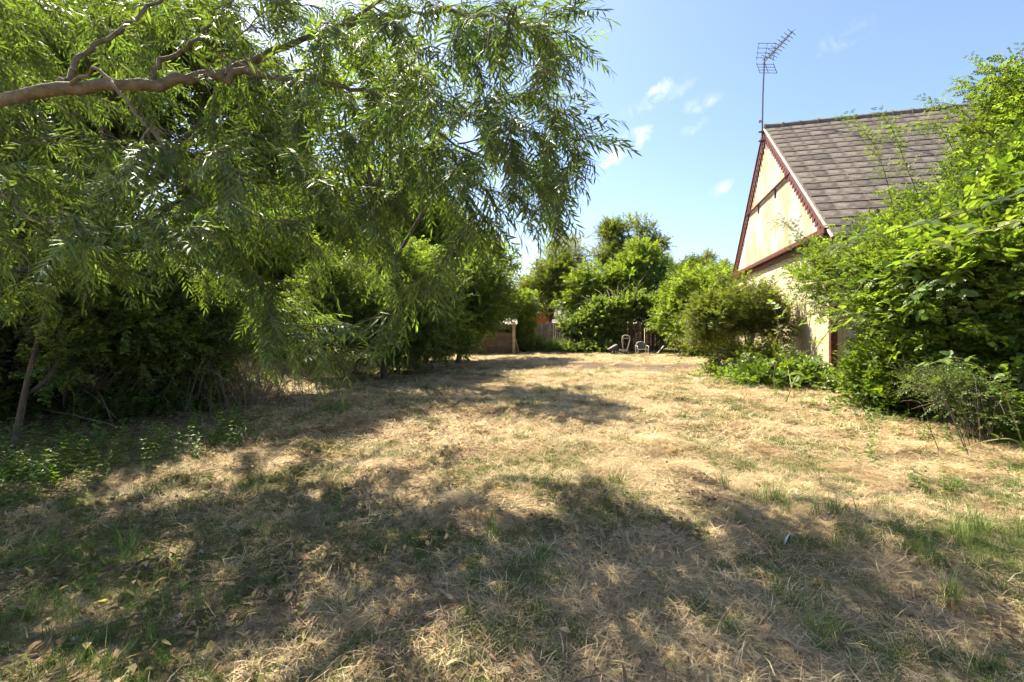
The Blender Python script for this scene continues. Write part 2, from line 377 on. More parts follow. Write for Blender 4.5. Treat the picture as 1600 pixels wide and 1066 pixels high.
def litter_templates(key, cols, n=9, rad=.12):
    out = []
    for k in range(4):
        r = np.random.default_rng(700 + k); mb = MB(); C = []
        for i in range(n):
            lf = leaf_simple(r.uniform(.035, .065), r.uniform(.02, .035)) if i % 3 else leaf_narrow(r.uniform(.06, .1), .013, .2)
            m = rotm((0, 0, 1), r.uniform(0, 6.28)) @ rotm((1, 0, 0), r.normal(0, .35)) @ rotm((0, 1, 0), r.normal(0, .35)); q = r.normal(0, rad, 2)
            mb.add(lf[0] @ m.T + [q[0], q[1], r.uniform(.008, .03)], lf[1]); C.append(np.tile(np.array(cols[r.integers(len(cols))]) * r.uniform(.6, 1.2), (len(lf[0]), 1)))
        for i in range(3):
            a = r.uniform(0, 6.28); q = r.normal(0, rad, 2); L = r.uniform(.06, .16); e = [math.cos(a) * L, math.sin(a) * L]
            mb.tube([(q[0], q[1], .012), (q[0] + e[0] * .5, q[1] + e[1] * .5, .025), (q[0] + e[0], q[1] + e[1], .015)], .0022, 3, False); C.append(np.tile((.16, .115, .08), (9, 1)))
        out.append(bpy.data.objects.new(key, mesh_data(key, np.concatenate(mb.v), mb.f, STRAW, np.concatenate(C))))
    TEMPLATES[key] = (out, None, None)
litter_templates('litter', [(.30, .20, .11), (.20, .13, .075), (.38, .28, .16), (.34, .27, .10), (.12, .085, .055)])
def frames(D, roll=.5, up=(0, 0, 1)):
    D = D / (np.linalg.norm(D, axis=1)[:, None] + 1e-9); n = len(D)
    U = np.tile(np.array(up, float), (n, 1)) + rng.normal(0, .08, (n, 3))
    X = U - D * (U * D).sum(1)[:, None]; X /= np.linalg.norm(X, axis=1)[:, None] + 1e-9
    Yv = np.cross(D, X); a = rng.normal(0, roll, n)[:, None]
    X2 = X * np.cos(a) + Yv * np.sin(a); Y2 = np.cross(D, X2)
    return np.stack([X2, Y2, D], -1)           # columns
def eulers(Rm):
    return np.stack([np.arctan2(Rm[:, 2, 1], Rm[:, 2, 2]), -np.arcsin(np.clip(Rm[:, 2, 0], -1, 1)), np.arctan2(Rm[:, 1, 0], Rm[:, 0, 0])], -1)
GN = {}
def scatter_group(key):
    if key in GN: return GN[key]
    t = bpy.data.node_groups.new('scatter_' + key, 'GeometryNodeTree')
    t.interface.new_socket('Geometry', in_out='INPUT', socket_type='NodeSocketGeometry')
    t.interface.new_socket('Geometry', in_out='OUTPUT', socket_type='NodeSocketGeometry')
    gi = t.nodes.new('NodeGroupInput'); go = t.nodes.new('NodeGroupOutput'); iop = t.nodes.new('GeometryNodeInstanceOnPoints'); j = t.nodes.new('GeometryNodeJoinGeometry')
    for o in TEMPLATES[key][0]:
        oi = t.nodes.new('GeometryNodeObjectInfo'); oi.inputs['Object'].default_value = o; oi.inputs['As Instance'].default_value = False
        gti = t.nodes.new('GeometryNodeGeometryToInstance'); t.links.new(oi.outputs['Geometry'], gti.inputs[0]); t.links.new(gti.outputs[0], j.inputs[0])
    t.links.new(j.outputs[0], iop.inputs['Instance']); iop.inputs['Pick Instance'].default_value = True
    for nm, typ, sock in (('rot', 'FLOAT_VECTOR', 'Rotation'), ('scl', 'FLOAT', 'Scale'), ('idx', 'INT', 'Instance Index')):
        a = t.nodes.new('GeometryNodeInputNamedAttribute'); a.data_type = typ; a.inputs['Name'].default_value = nm; t.links.new(a.outputs['Attribute'], iop.inputs[sock])
    t.links.new(gi.outputs[0], iop.inputs['Points']); t.links.new(iop.outputs[0], go.inputs[0])
    GN[key] = t; return t
def scatter(name, key, pts, rot, scl, parent=None, idx=None, loc=(0, 0, 0)):
    pts = np.asarray(pts, float); off = wloc(parent) if parent is not None else np.array(loc, float); n = len(pts)
    me_ = bpy.data.meshes.new(name); me_.vertices.add(n); me_.vertices.foreach_set('co', (pts - off).astype(np.float32).ravel())
    a = me_.attributes.new('rot', 'FLOAT_VECTOR', 'POINT'); a.data.foreach_set('vector', np.asarray(rot, np.float32).ravel())
    a = me_.attributes.new('scl', 'FLOAT', 'POINT'); a.data.foreach_set('value', np.broadcast_to(np.asarray(scl, np.float32), (n,)).copy())
    if idx is None: idx = rng.integers(0, len(TEMPLATES[key][0]), n)
    a = me_.attributes.new('idx', 'INT', 'POINT'); a.data.foreach_set('value', np.asarray(idx, np.int32))
    me_.materials.append(TEMPLATES[key][0][0].data.materials[0]); me_.update()
    o = bpy.data.objects.new(name, me_); link(o, parent)
    if parent is None: o.location = off
    md = o.modifiers.new('scatter', 'NODES'); md.node_group = scatter_group(key)
    o['kind'] = 'stuff'; return o

def blob(px_, py_, Y, rx, ry, rd): return (P(px_, py_, Y), np.array([rx / F * Y, rd, ry / F * Y]))
def crown_points(blobs, nclump, cr, per, up=.35, inner=.5, gap=.30, seed=0, zmin=None):
    wts = np.array([(b[1].prod()) ** (2 / 3) for b in blobs]); k = rng.choice(len(blobs), nclump, p=wts / wts.sum())
    C = np.array([b[0] for b in blobs])[k]; Rr = np.array([b[1] for b in blobs])[k]
    d = rng.normal(size=(nclump, 3)); d /= np.linalg.norm(d, axis=1)[:, None]
    r = (1 - inner * rng.random(nclump) ** 1.6) * rng.choice([1, 1, 1, 1.12, 1.25], nclump) * (.78 + .44 * vnoise(d[:, 0] * 2.1 + k * 3.7, d[:, 2] * 2.1 + d[:, 1] * 1.3, 60 + seed)); c = C + Rr * d * r[:, None]
    nz = vnoise(c[:, 0] * 1.3 + c[:, 1] * .7, c[:, 2] * 1.3 + c[:, 1] * .9, 20 + seed); keep = nz > gap
    c = c[keep]; d = d[keep]; size = rng.uniform(.35, 1.5, len(c))
    q = rng.normal(size=(len(c), per, 3)); q /= np.linalg.norm(q, axis=2)[..., None]; rad = rng.random((len(c), per, 1)) ** .5
    pts = c[:, None] + q * rad * (cr * size)[:, None, None] * [1, 1, .75]
    D = q * .8 + d[:, None] * .5 + np.array([0, 0, up]) + rng.normal(0, .3, q.shape)
    pts = pts.reshape(-1, 3); D = D.reshape(-1, 3)
    lo = g(pts[:, 0], pts[:, 1]) + .05 if zmin is None else zmin
    ok = pts[:, 2] > lo
    return pts[ok], D[ok]
def limbs(mb, base, tops, r0, rng_=rng, wob=.12, n=9):
    base = np.asarray(base, float)
    for tpt in tops:
        tpt = np.asarray(tpt, float); L = np.linalg.norm(tpt - base)
        mid = base + (tpt - base) * .45 + np.array([0, 0, .12 * L]) + rng_.normal(0, wob * L * .5, 3) * [1, 1, .4]
        pth = smooth_path([base, mid, tpt], n); mb.tube(pth, np.linspace(r0, r0 * .18, n), 7)
def tree(name, label, cat, base, blobs, key, nclump, cr, per, scale=1., trunk_r=.09, mat=None, group=None, up=.35, gap=.3, trunks=None, seed=0, inner=.5, extra_tops=4):
    base = np.asarray(base, float); base[2] = gz(base[0], base[1]) - .03
    main = blobs; blobs = []
    for c_, r_ in main:                        # break each rounded mass into a core with uneven lobes
        blobs.append((c_, r_ * .80))
        for _ in range(5):
            d_ = rng.normal(size=3); d_ /= np.linalg.norm(d_); d_[1] *= .8; blobs.append((c_ + r_ * d_ * rng.uniform(.6, .95), r_ * rng.uniform(.22, .48)))
    root = empty(name, base, label, cat, group)
    mb = MB()
    if trunks is None:
        hub = base + (np.mean([b[0] for b in main], 0) - base) * .4; hub[2] = max(hub[2], base[2] + .5)
        pth = smooth_path([base, base * .5 + hub * .5 + rng.normal(0, .06, 3), hub], 8); mb.tube(pth, np.linspace(trunk_r, trunk_r * .75, 8), 8)
        tops = [b[0] for b in main] + [b[0] + b[1] * rng.normal(0, .45, 3) for b in main for _ in range(extra_tops)]
        limbs(mb, hub, tops, trunk_r * .55)
    else:
        for t_, r_ in trunks: mb.tube(smooth_path(t_, 12), np.linspace(r_, r_ * .4, 12), 7)
        top = np.asarray(trunks[0][0][-1])
        limbs(mb, top, [b[0] + b[1] * rng.normal(0, .35, 3) for b in main for _ in range(3)], trunk_r * .4)
    mb.build('trunk', mat or BARK, root, True)
    pts, D = crown_points(blobs, nclump, cr, per, up, inner, gap, seed)
    scatter('crown', key, pts, eulers(frames(D)), scale * rng.uniform(.75, 1.25, len(pts)), root)
    return root
#==SETTING==
# ------------------------------------------------------------------ rendered house on the right
HA = np.array([6.98, 9.87]); HU = np.array([.2722, .9622]); HW = np.array([.9622, -.2722])   # near corner, along the gable, along the ridge
GWID, EZ, AT, AZ, HLEN = 10.55, 3.44, 5.30, 7.77, 13.0
def hp(a, b, z): q = HA + HU * a + HW * b; return np.array([q[0], q[1], z])
U3 = np.array([*HU, 0]); W3 = np.array([*HW, 0]); Z3 = np.array([0, 0, 1.])
def hit_gable(x, y, b=0):
    o = HA + HW * b; k = (x - 800) / F; a = (k * o[1] - o[0]) / (HU[0] - k * HU[1]); q = o + HU * a
    return a, HC + (HOR - y) / F * q[1]
def stains_leaf_shadow(t, c):
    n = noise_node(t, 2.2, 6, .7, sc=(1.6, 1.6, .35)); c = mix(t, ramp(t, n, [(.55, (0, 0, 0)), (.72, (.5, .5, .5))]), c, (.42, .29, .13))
    n2 = noise_node(t, 3.5, 7, .75, sc=(1.6, 1.6, .22)); return mix(t, ramp(t, n2, [(.55, (0, 0, 0)), (.64, (.7, .7, .7))]), c, (.13, .11, .085))  # dark streaks standing in for leaf shadows, painted into the wall colour
def stains2(t, c):
    sp = noise_node(t, 26, 4, .8); c = mix(t, ramp(t, sp, [(.36, (.6, .6, .6)), (.5, (0, 0, 0))]), c, (.22, .18, .12))
    n = noise_node(t, 1.1, 6, .72, sc=(1.3, 1.3, .6)); return mix(t, ramp(t, n, [(.45, (0, 0, 0)), (.58, (.8, .8, .8))]), c, (.38, .27, .13))
M_REND = surf('cream_render', [(.35, (.40, .33, .21)), (.55, (.48, .41, .27)), (.75, (.54, .48, .36))], 3, .9, .25, 40, extra=stains_leaf_shadow)
M_PEB = surf('pebbledash', [(.3, (.34, .32, .27)), (.55, (.45, .43, .385)), (.75, (.50, .49, .46))], 5, .95, 1.0, 60, extra=stains2)
M_SIDE = surf('grey_render', [(.35, (.42, .39, .33)), (.7, (.52, .49, .42))], 4, .9, .3, 30)
M_RED = surf('oxblood_paint', [(.35, (.075, .022, .016)), (.6, (.12, .038, .027)), (.8, (.19, .095, .07))], 10, .6, .3, 30)
M_WHITE = surf('weathered_white', [(.3, (.32, .27, .23)), (.7, (.52, .48, .43))], 14, .8, .3)
def lichen(t, c):
    n = noise_node(t, 5, 7, .75); return mix(t, ramp(t, n, [(.52, (0, 0, 0)), (.66, (.55, .55, .55))]), c, (.22, .195, .135))
M_SLATE = surf('slate', [(.35, (.05, .04, .032)), (.5, (.09, .073, .059)), (.7, (.15, .125, .10))], 4, .7, .5, 22, spec=.3, rnd=.3, extra=lichen)
M_RIDGE = surf('ridge_clay', [(.3, (.10, .09, .075)), (.6, (.16, .145, .12)), (.8, (.28, .26, .2))], 9, .85, .5)
M_METAL = surf('grey_metal', [(.3, (.10, .10, .10)), (.7, (.18, .18, .18))], 20, .45, 0, metal=.6)

house = empty('house', hp(0, 0, gz(6.98, 9.87) - .05), 'cream rendered house with slate roof and oxblood scalloped bargeboards', 'house')
zb = gz(6.98, 9.87) - .4
mb = MB()                                    # lower gable wall and the long side wall, as solid slabs
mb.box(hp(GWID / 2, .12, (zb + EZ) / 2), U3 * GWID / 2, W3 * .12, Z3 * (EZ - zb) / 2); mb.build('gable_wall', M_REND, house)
mb = MB().box(hp(.12, HLEN / 2 + .25, (zb + EZ) / 2), U3 * .12, W3 * (HLEN / 2), Z3 * (EZ - zb) / 2); mb.build('side_wall', M_SIDE, house)
mb = MB().box(hp(GWID - .12, HLEN / 2 + .25, (zb + EZ) / 2), U3 * .12, W3 * (HLEN / 2), Z3 * (EZ - zb) / 2); mb.build('side_wall', M_SIDE, house)
mb = MB().box(hp(GWID / 2, HLEN + .13, (zb + EZ) / 2), U3 * (GWID / 2 - .26), W3 * .12, Z3 * (EZ - zb) / 2); mb.build('end_wall', M_SIDE, house)
tri = [hp(0, -.05, EZ + .002), hp(GWID, -.05, EZ + .002), hp(AT, -.05, AZ - .06), hp(0, .2, EZ + .002), hp(GWID, .2, EZ + .002), hp(AT, .2, AZ - .06)]
obj('gable_panel', tri, [(0, 2, 1), (3, 4, 5), (0, 1, 4, 3), (1, 2, 5, 4), (2, 0, 3, 5)], M_PEB, house)
# moulding under the gable panel (two strips), the thin upper rail with brackets, the corner boards
mb = MB().box(hp(GWID / 2, -.10, EZ - .06), U3 * (GWID / 2 + .05), W3 * .10, Z3 * .055); mb.build('moulding', M_RED, house)
mb = MB().box(hp(GWID / 2, -.05, EZ - .19), U3 * (GWID / 2), W3 * .05, Z3 * .05); mb.build('moulding', M_RED, house)
a1, z1 = hit_gable(1232, 278, -.1); a2, z2 = hit_gable(1178, 322, -.1); zr = (z1 + z2) / 2
kk = (AZ - zr) / (AZ - EZ); al, ah = AT - AT * kk + .1, AT + (GWID - AT) * kk - .1
rail = MB().box(hp((al + ah) / 2, -.10, zr), U3 * (ah - al) / 2, W3 * .035, Z3 * .014).build('rail', M_RED, house)
for q in (.30, .68):
    a_ = al + (ah - al) * q
    MB().add([hp(a_ - .07, -.09, zr - .027), hp(a_ + .07, -.09, zr - .027), hp(a_, -.09, zr - .30), hp(a_ - .07, -.052, zr - .027), hp(a_ + .07, -.052, zr - .027), hp(a_, -.052, zr - .30)],
             [(0, 2, 1), (3, 4, 5), (0, 1, 4, 3), (1, 2, 5, 4), (2, 0, 3, 5)]).build('bracket', M_RED, rail)
MB().box(hp(-.02, -.02, (zb + EZ - .26) / 2), U3 * .06, W3 * .06, Z3 * (EZ - .26 - zb) / 2).build('corner_board', M_RED, house)
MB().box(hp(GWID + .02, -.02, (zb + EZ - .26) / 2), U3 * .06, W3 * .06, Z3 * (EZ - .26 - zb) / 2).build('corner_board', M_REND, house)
# roof decks, bargeboards with teeth, slates, ridge
OV = .11                                      # verge overhang
def slope(side):
    e = hp(-.30, 0, EZ - .30 * (AZ - EZ) / AT) if side == 0 else hp(GWID + .30, 0, EZ - .30 * (AZ - EZ) / (GWID - AT))
    top = hp(AT, 0, AZ); d = top - e; L = np.linalg.norm(d); d /= L; n = np.cross(W3, d) if side else np.cross(d, W3); n = n if n[2] > 0 else -n
    return e, d, L, n
roof = None
for side in (0, 1):
    e, d, L, n = slope(side)
    rf = MB().box(e + d * L / 2 + W3 * ((HLEN + .2 - OV) / 2) - n * .01, W3 * ((HLEN + .2 + OV) / 2), d * L / 2, n * .03).build('roof', M_SLATE, house)
    bb = MB().box(e + d * (L / 2) - W3 * (OV - .02) - n * .11, W3 * .025, d * (L / 2 - .02), n * .075).build('bargeboard', M_RED, house)
    MB().box(e + d * (L / 2) - W3 * (OV + .012) - n * .012, W3 * .03, d * (L / 2 + .01), n * .017).build('verge_strip', M_WHITE if side == 0 else M_RED, bb)
    tv = np.array([(-.085, -.014, 0), (.085, -.014, 0), (.07, -.014, -.13), (0, -.014, -.21), (-.07, -.014, -.13)]); tv = np.concatenate([tv, tv * [1, -1, 1]])
    B = np.stack([d, -W3, n], 1)
    tm = mesh_data('tooth', tv @ B.T, [(0, 1, 2, 3, 4), (9, 8, 7, 6, 5)] + [(i, i + 5, (i + 1) % 5 + 5, (i + 1) % 5) for i in range(5)], M_RED)
    nt = 32
    for i in range(nt):
        o = bpy.data.objects.new('tooth', tm); link(o, bb); o.location = Vector(e + d * (.25 + (L - .5) * i / (nt - 1)) - W3 * (OV - .02) - n * .178) - Vector(wloc(bb))
    if side == 0: roof = rf; RE, RD, RL, RN = e, d, L, n
    else:
        pass
rows = 19; ex = (RL - .1) / rows; swid = .36
def slate_mesh(k):
    r = np.random.default_rng(50 + k); w = swid / 2 - .008; l = ex * 1.18
    v = np.array([(-w, 0, .016), (w, 0, .016), (w, l, -.004), (-w, l, -.004), (-w, 0, .002), (w, 0, .002), (w, l, -.010), (-w, l, -.010)]); v[:, :2] += r.normal(0, .003, (8, 2))
    return v @ np.stack([W3, RD, RN], 1).T, [(0, 1, 2, 3), (4, 7, 6, 5), (0, 4, 5, 1), (1, 5, 6, 2), (2, 6, 7, 3), (3, 7, 4, 0)]
SM = [slate_mesh(k) for k in range(5)]; SME = [mesh_data('slate', *s_, M_SLATE) for s_ in SM]
far_sl = MB(); cnt = 0; cand = []
for i in range(rows):
    off = (i % 2) * swid / 2
    for j in range(int((HLEN + OV) / swid)):
        b_ = -OV + .02 + swid / 2 + j * swid + off - (swid / 2 if i % 2 else 0)
        cand.append((b_, i, j))
cand.sort(key=lambda q: q[0])
for q, (b_, i, j) in enumerate(cand):
    k = int(rng.integers(5)); loc = RE + RD * (i * ex + rng.normal(0, .006)) + W3 * (b_ + rng.normal(0, .004)) + RN * (.024 + rng.uniform(0, .006))
    if q < 298:
        o = bpy.data.objects.new('slate', SME[k]); link(o, roof); o.location = Vector(loc - wloc(roof)); o.rotation_euler = (0, 0, rng.normal(0, .006))
    else: far_sl.add(SM[k][0] + loc, SM[k][1])
tag(far_sl.build('slate_rows', M_SLATE, roof), kind='stuff')
for i in range(27):                           # half-round ridge tiles with raised collars
    b0 = -OV + i * .5; c0 = hp(AT, b0, AZ - .02); prof = [(-.13, -.04), (-.11, .06), (-.05, .115), (0, .125), (.05, .115), (.11, .06), (.13, -.04)]
    mb = MB(); v = []
    for bb_, s_ in ((0, 1.18), (.06, 1.18), (.061, 1.0), (.505, 1.0)):
        v += [c0 + W3 * bb_ + U3 * p_[0] * s_ + Z3 * p_[1] * s_ for p_ in prof]
    mb.add(v, [(r_ * 7 + k, r_ * 7 + k + 1, r_ * 7 + k + 8, r_ * 7 + k + 7) for r_ in range(3) for k in range(6)] + [tuple(range(6, -1, -1))]).build('ridge_tile', M_RIDGE, house)
MB().box(RE + W3 * (HLEN / 2) - Z3 * .09 - RD * .01, W3 * (HLEN / 2 + .1), U3 * .02, Z3 * .075).build('fascia', M_RED, house)
gp = [RE - U3 * .09 - Z3 * .06 + W3 * b_ for b_ in np.linspace(-.1, HLEN, 12)]
MB().tube(gp, .055, 8).build('gutter', M_METAL, house)

# television aerial on the gable peak
am = hp(AT, -OV - .07, 0); ax0 = np.array([am[0], am[1]])
top_z = HC + (HOR - 97) / F * am[1]
ant = empty('television_aerial', (am[0], am[1], AZ - .55), 'spindly metal television aerial on a tall mast at the gable peak', 'aerial')
MB().tube([(am[0], am[1], AZ - .6), (am[0] + .03, am[1], (AZ + top_z) / 2), (am[0] + .08, am[1], top_z + .12)], .024, 8).build('mast', M_METAL, ant)
for z_ in (AZ - .42, AZ - .12): 
    MB().box((am[0], am[1], z_), W3 * .10, U3 * .05, Z3 * .015).build('clamp', M_METAL, ant)
MB().box((am[0] - .07, am[1], AZ + .22), (.045, 0, .01), (0, .03, 0), (-.01, 0, .035)).build('junction_box', M_WHITE, ant)
hd = np.array([am[0] + .08, am[1], top_z]); bd = np.array([.02, -1, .06]); bd /= np.linalg.norm(bd); sx = np.cross(bd, Z3); sx /= np.linalg.norm(sx); su = np.cross(sx, bd)
boom = MB().bar(hd - bd * .12, hd + bd * 1.45, .028, .028).build('boom', M_METAL, ant)
for i in range(9):
    c_ = hd + bd * (.22 + i * .15); q = MB(); s_ = .21 - .012 * i
    for sg in (-1, 1): q.bar(c_ + sx * sg * .01, c_ + sx * sg * s_ + su * .09, .011); q.bar(c_ + sx * sg * .01, c_ + sx * sg * s_ - su * .09, .011)
    q.build('director', M_METAL, boom)
for sg in (1, -1):                            # two mesh reflector wings behind the boom
    q = MB(); o0 = hd + bd * .02 + su * sg * .04; dv = su * sg * .93 + bd * .36; ln = .5
    for k in range(4): q.bar(o0 + dv * ln * (.15 + .28 * k) - sx * .30, o0 + dv * ln * (.15 + .28 * k) + sx * .30, .012)
    for e_ in (-.28, 0, .28): q.bar(o0 + sx * e_, o0 + sx * e_ + dv * ln, .013)
    q.build('reflector', M_METAL, ant)

# ------------------------------------------------------------------ shed, fence, outbuilding at the far end
def wood(name, a, b, c, rnd=.2): return surf(name, [(.3, a), (.55, b), (.8, c)], 5, .85, .5, 30, sc=(1, 1, 1), rnd=rnd)
M_SHED = wood('creosoted_board', (.075, .052, .037), (.125, .088, .063), (.18, .135, .10))
M_FEN = wood('fence_board', (.10, .07, .05), (.16, .115, .085), (.22, .17, .13))
M_FEN2 = wood('bleached_fence_board', (.20, .17, .14), (.29, .25, .20), (.36, .32, .27))
M_POST = wood('pale_post', (.25, .19, .14), (.36, .28, .2), (.44, .36, .28))
M_SHEET = surf('roof_sheet', [(.3, (.16, .14, .115)), (.7, (.27, .24, .20))], 6, .8, .3)
sb = on_ground(803, 553); SX1, SY, sz = sb; SX0 = P(700, 550, SY)[0]
shed = empty('shed', (SX1, SY, sz), 'low dark timber shed with horizontal boards under overhanging branches', 'shed')
nb = 8; bh = .19
for i in range(nb):
    z_ = sz - .04 + bh * (i + .5); x0 = SX0; x1 = SX1 - .09
    if i == 6: x1 = SX1 - .85
    MB().box(((x0 + x1) / 2, SY + .012 * (i % 2), z_), ((x1 - x0) / 2, 0, 0), (0, .012, .004), (0, -.006, bh / 2 - .004)).build('board', M_SHED, shed)
    MB().box((SX1 - .03, SY + 1.2, z_), (.012, 0, .004), (0, 1.1, 0), (-.006, 0, bh / 2 - .004)).build('board', M_SHED, shed)
MB().box((SX1, SY - .03, sz + .79), (.075, 0, 0), (0, .06, 0), (0, 0, .85)).build('corner_post', M_POST, shed)
MB().box((SX0, SY + .05, sz + .75), (.05, 0, 0), (0, .05, 0), (0, 0, .8)).build('corner_post', M_SHED, shed)
MB().box((SX1 - 1.5, SY + 2.35, sz + .95), (1.5, 0, 0), (0, .03, 0), (0, 0, 1.0)).build('back_wall', M_SHED, shed)
mb = MB(); v = []; nx = 40                    # corrugated sheet roof rising to the back
for i in range(nx + 1):
    x_ = SX0 - .1 + (SX1 + .18 - SX0 + .1) * i / nx; h_ = .018 * math.cos(i * math.pi)
    for y_, z_ in ((SY - .22, 1.52), (SY + 2.5, 2.02)): v += [(x_, y_, sz + z_ + h_), (x_, y_, sz + z_ + h_ + .012)]
mb.add(v, [q for i in range(nx) for b0 in (i * 4,) for q in ((b0 + 1, b0 + 3, b0 + 7, b0 + 5), (b0, b0 + 4, b0 + 6, b0 + 2), (b0, b0 + 1, b0 + 5, b0 + 4))]).build('roof_sheet', M_SHEET, shed)
MB().bar((SX1 + .1, SY - .2, sz + 1.50), (SX1 + .1, SY + 2.4, sz + 2.0), .03, .14).build('bargeboard', M_POST, shed)
sp = on_ground(811, 552); MB().bar(sp + [0, -.1, 0], (SX1 + .09, SY - .05, sz + .75), .035).build('x', M_POST)
st = bpy.context.scene.objects['x']; st.name = 'wooden_stake'; st.data.name = 'wooden_stake'; tag(st, 'thin pale stake leaning against the shed corner post', 'stake')

FY = 26.2
fx0 = P(806, 540, FY)[0]; pw = 1.83; npan = 7
for i in range(npan):
    x0 = fx0 + i * pw; pale = (i == 0 or i == 1); zf = gz(x0 + .9, FY)
    pxl = 800 + F * (x0 + pw / 2) / FY
    lab = {0: 'bleached vertical board fence panel next to the shed', 1: 'bleached fence panel half swallowed by ivy, in front of brick outbuilding'}.get(i, 'brown vertical board fence panel behind ivy at the far end of the lawn')
    fp = empty('fence_panel', (x0, FY, zf), lab, 'fence', 'fence panels along the far boundary')
    m_ = M_FEN2 if pale else M_FEN
    for k in range(14):
        MB().box((x0 + .10 + (pw - .14) * (k + .5) / 14, FY - .004 * (k % 2), zf + .80), ((pw - .14) / 28 - .004, 0, 0), (0, .009, 0), (0, 0, .80 + rng.normal(0, .008))).build('board', m_, fp)
    for z_ in (.28, 1.18): MB().box((x0 + pw / 2 + .03, FY - .05, zf + z_), (pw / 2 - .08, 0, 0), (0, .035, 0), (0, 0, .04)).build('rail', m_, fp)
    MB().box((x0 + .0, FY - .02, zf + .78), (.05, 0, 0), (0, .05, 0), (0, 0, .90)).build('post', M_POST if pale else M_FEN, fp)

def bricks(t, c):
    co = nn(t, 'ShaderNodeTexCoord'); mp = nn(t, 'ShaderNodeMapping'); mp.inputs['Rotation'].default_value = (R(90), 0, 0); b = nn(t, 'ShaderNodeTexBrick')
    lk(t, co.outputs['Object'], mp.inputs[0]); lk(t, mp.outputs[0], b.inputs['Vector']); b.inputs['Scale'].default_value = 4.5
    b.inputs['Color1'].default_value = (.42, .14, .055, 1); b.inputs['Color2'].default_value = (.34, .10, .045, 1); b.inputs['Mortar'].default_value = (.42, .36, .3, 1); b.inputs['Mortar Size'].default_value = .012
    return mix(t, .3, b.outputs[0], c, 'MULTIPLY')
M_BRICK = surf('red_brick', [(.3, (.5, .5, .5)), (.7, (.9, .9, .9))], 6, .9, .2, extra=bricks)
OY = 33.0; ox = P(848, 500, OY)[0]; oz = gz(ox, OY) - .1; oa = HC + (HOR - 484) / F * OY
out = empty('outbuilding', (ox, OY, oz), 'orange brick outbuilding gable peeping over the far fence', 'outbuilding')
ez_ = oa - .62
v = [(ox - 1.3, OY, oz), (ox + .62, OY, oz), (ox + .62, OY, ez_ + .16), (ox + .1, OY, oa - .12), (ox - 1.3, OY, ez_ - .2)]; v += [(a, b + 3, c) for a, b, c in v]
obj('wall', v, [(0, 1, 2, 3, 4), (9, 8, 7, 6, 5)] + [(i, i + 5, (i + 1) % 5 + 5, (i + 1) % 5) for i in range(5)], M_BRICK, out)
MB().box((ox + .57, OY - .03, (oz + ez_ + .1) / 2), (.06, 0, 0), (0, .028, 0), (0, 0, (ez_ + .1 - oz) / 2)).build('corner_board', M_WHITE, out)
for sg, x1, z1_ in ((1, ox + 1.05, oa - .66), (-1, ox - 1.5, oa - .86)):
    a_ = np.array((ox + .1, OY + 1.4, oa)); b_ = np.array((x1, OY + 1.4, z1_)); d_ = (b_ - a_) / 2; n_ = np.cross(d_, (0, 1, 0)); n_ /= np.linalg.norm(n_)
    rf = MB().box((a_ + b_) / 2, d_, (0, 1.75, 0), n_ * .04).build('roof', M_RIDGE, out)
    MB().box((a_ + b_) / 2 + np.array((0, -1.78, -.06)), d_, (0, .02, 0), (0, 0, .07)).build('bargeboard', M_WHITE, rf)
#==PLANTS==
# ------------------------------------------------------------------ trees and shrubs at the far end
def gp_(px_, Y): x_ = (px_ - 800) / F * Y; return np.array([x_, Y, gz(x_, Y)])
tree('sparse_tree', 'thin grey-leaved tree with airy twiggy crown beyond the fence', 'tree', gp_(893, 33), [blob(897, 402, 33, 36, 34, 1.6), blob(880, 440, 33, 28, 34, 1.4), blob(905, 455, 33, 24, 40, 1.2)], 'greyleaf', 330, .45, 10, 2.0, .16, gap=.3, seed=1, extra_tops=9)
tree('olive_tree', 'olive green tree leaning left above the shed end of the fence', 'tree', gp_(862, 31), [blob(862, 448, 31, 30, 42, 1.4), blob(838, 465, 30, 22, 28, 1.1), blob(872, 420, 31, 18, 26, 1.)], 'olive', 300, .42, 11, 2.1, .12, gap=.28, seed=2)
tree('tall_tree', 'tallest far tree with dark domed crown above the lime green climber', 'tree', gp_(985, 32), [blob(985, 368, 32, 42, 30, 1.8), blob(955, 400, 32, 32, 30, 1.6), blob(1022, 382, 31.5, 24, 12, 1.1), blob(965, 372, 32, 26, 22, 1.3), blob(990, 410, 32, 50, 26, 1.6)], 'olive', 500, .40, 12, 2.0, .2, gap=.27, seed=3)
tree('climber_tree', 'lime green climber smothering a tree behind the mower', 'tree', gp_(985, 26.8), [blob(1005, 415, 28.6, 40, 30, 1.4), blob(960, 440, 28.6, 40, 28, 1.2), blob(1030, 450, 28.2, 44, 36, 1.3), blob(985, 462, 28.2, 56, 26, 1.2), blob(915, 450, 28.6, 30, 28, 1.0), blob(890, 480, 28.6, 24, 20, .9)], 'lime', 600, .34, 12, 1.9, .13, gap=.22, seed=4,
     trunks=[([gp_(985, 25.6) - [0, 0, .05], gp_(976, 25.6) + [0, 0, .9], gp_(964, 25.6) + [0, 0, 2.0]], .10), ([gp_(985, 25.6) - [0, 0, .05], gp_(990, 25.6) + [0, 0, 1.0], gp_(1003, 25.6) + [0, 0, 2.2]], .08)])
tree('ivy_hedge', 'ivy clump spilling over the fence left of the mower', 'ivy', gp_(920, 25.7), [blob(908, 508, 25.7, 34, 18, .6), blob(945, 500, 25.5, 36, 24, .7), blob(935, 522, 25.4, 30, 16, .5)], 'ivy', 360, .3, 11, 1.7, .05, gap=.2, seed=5)
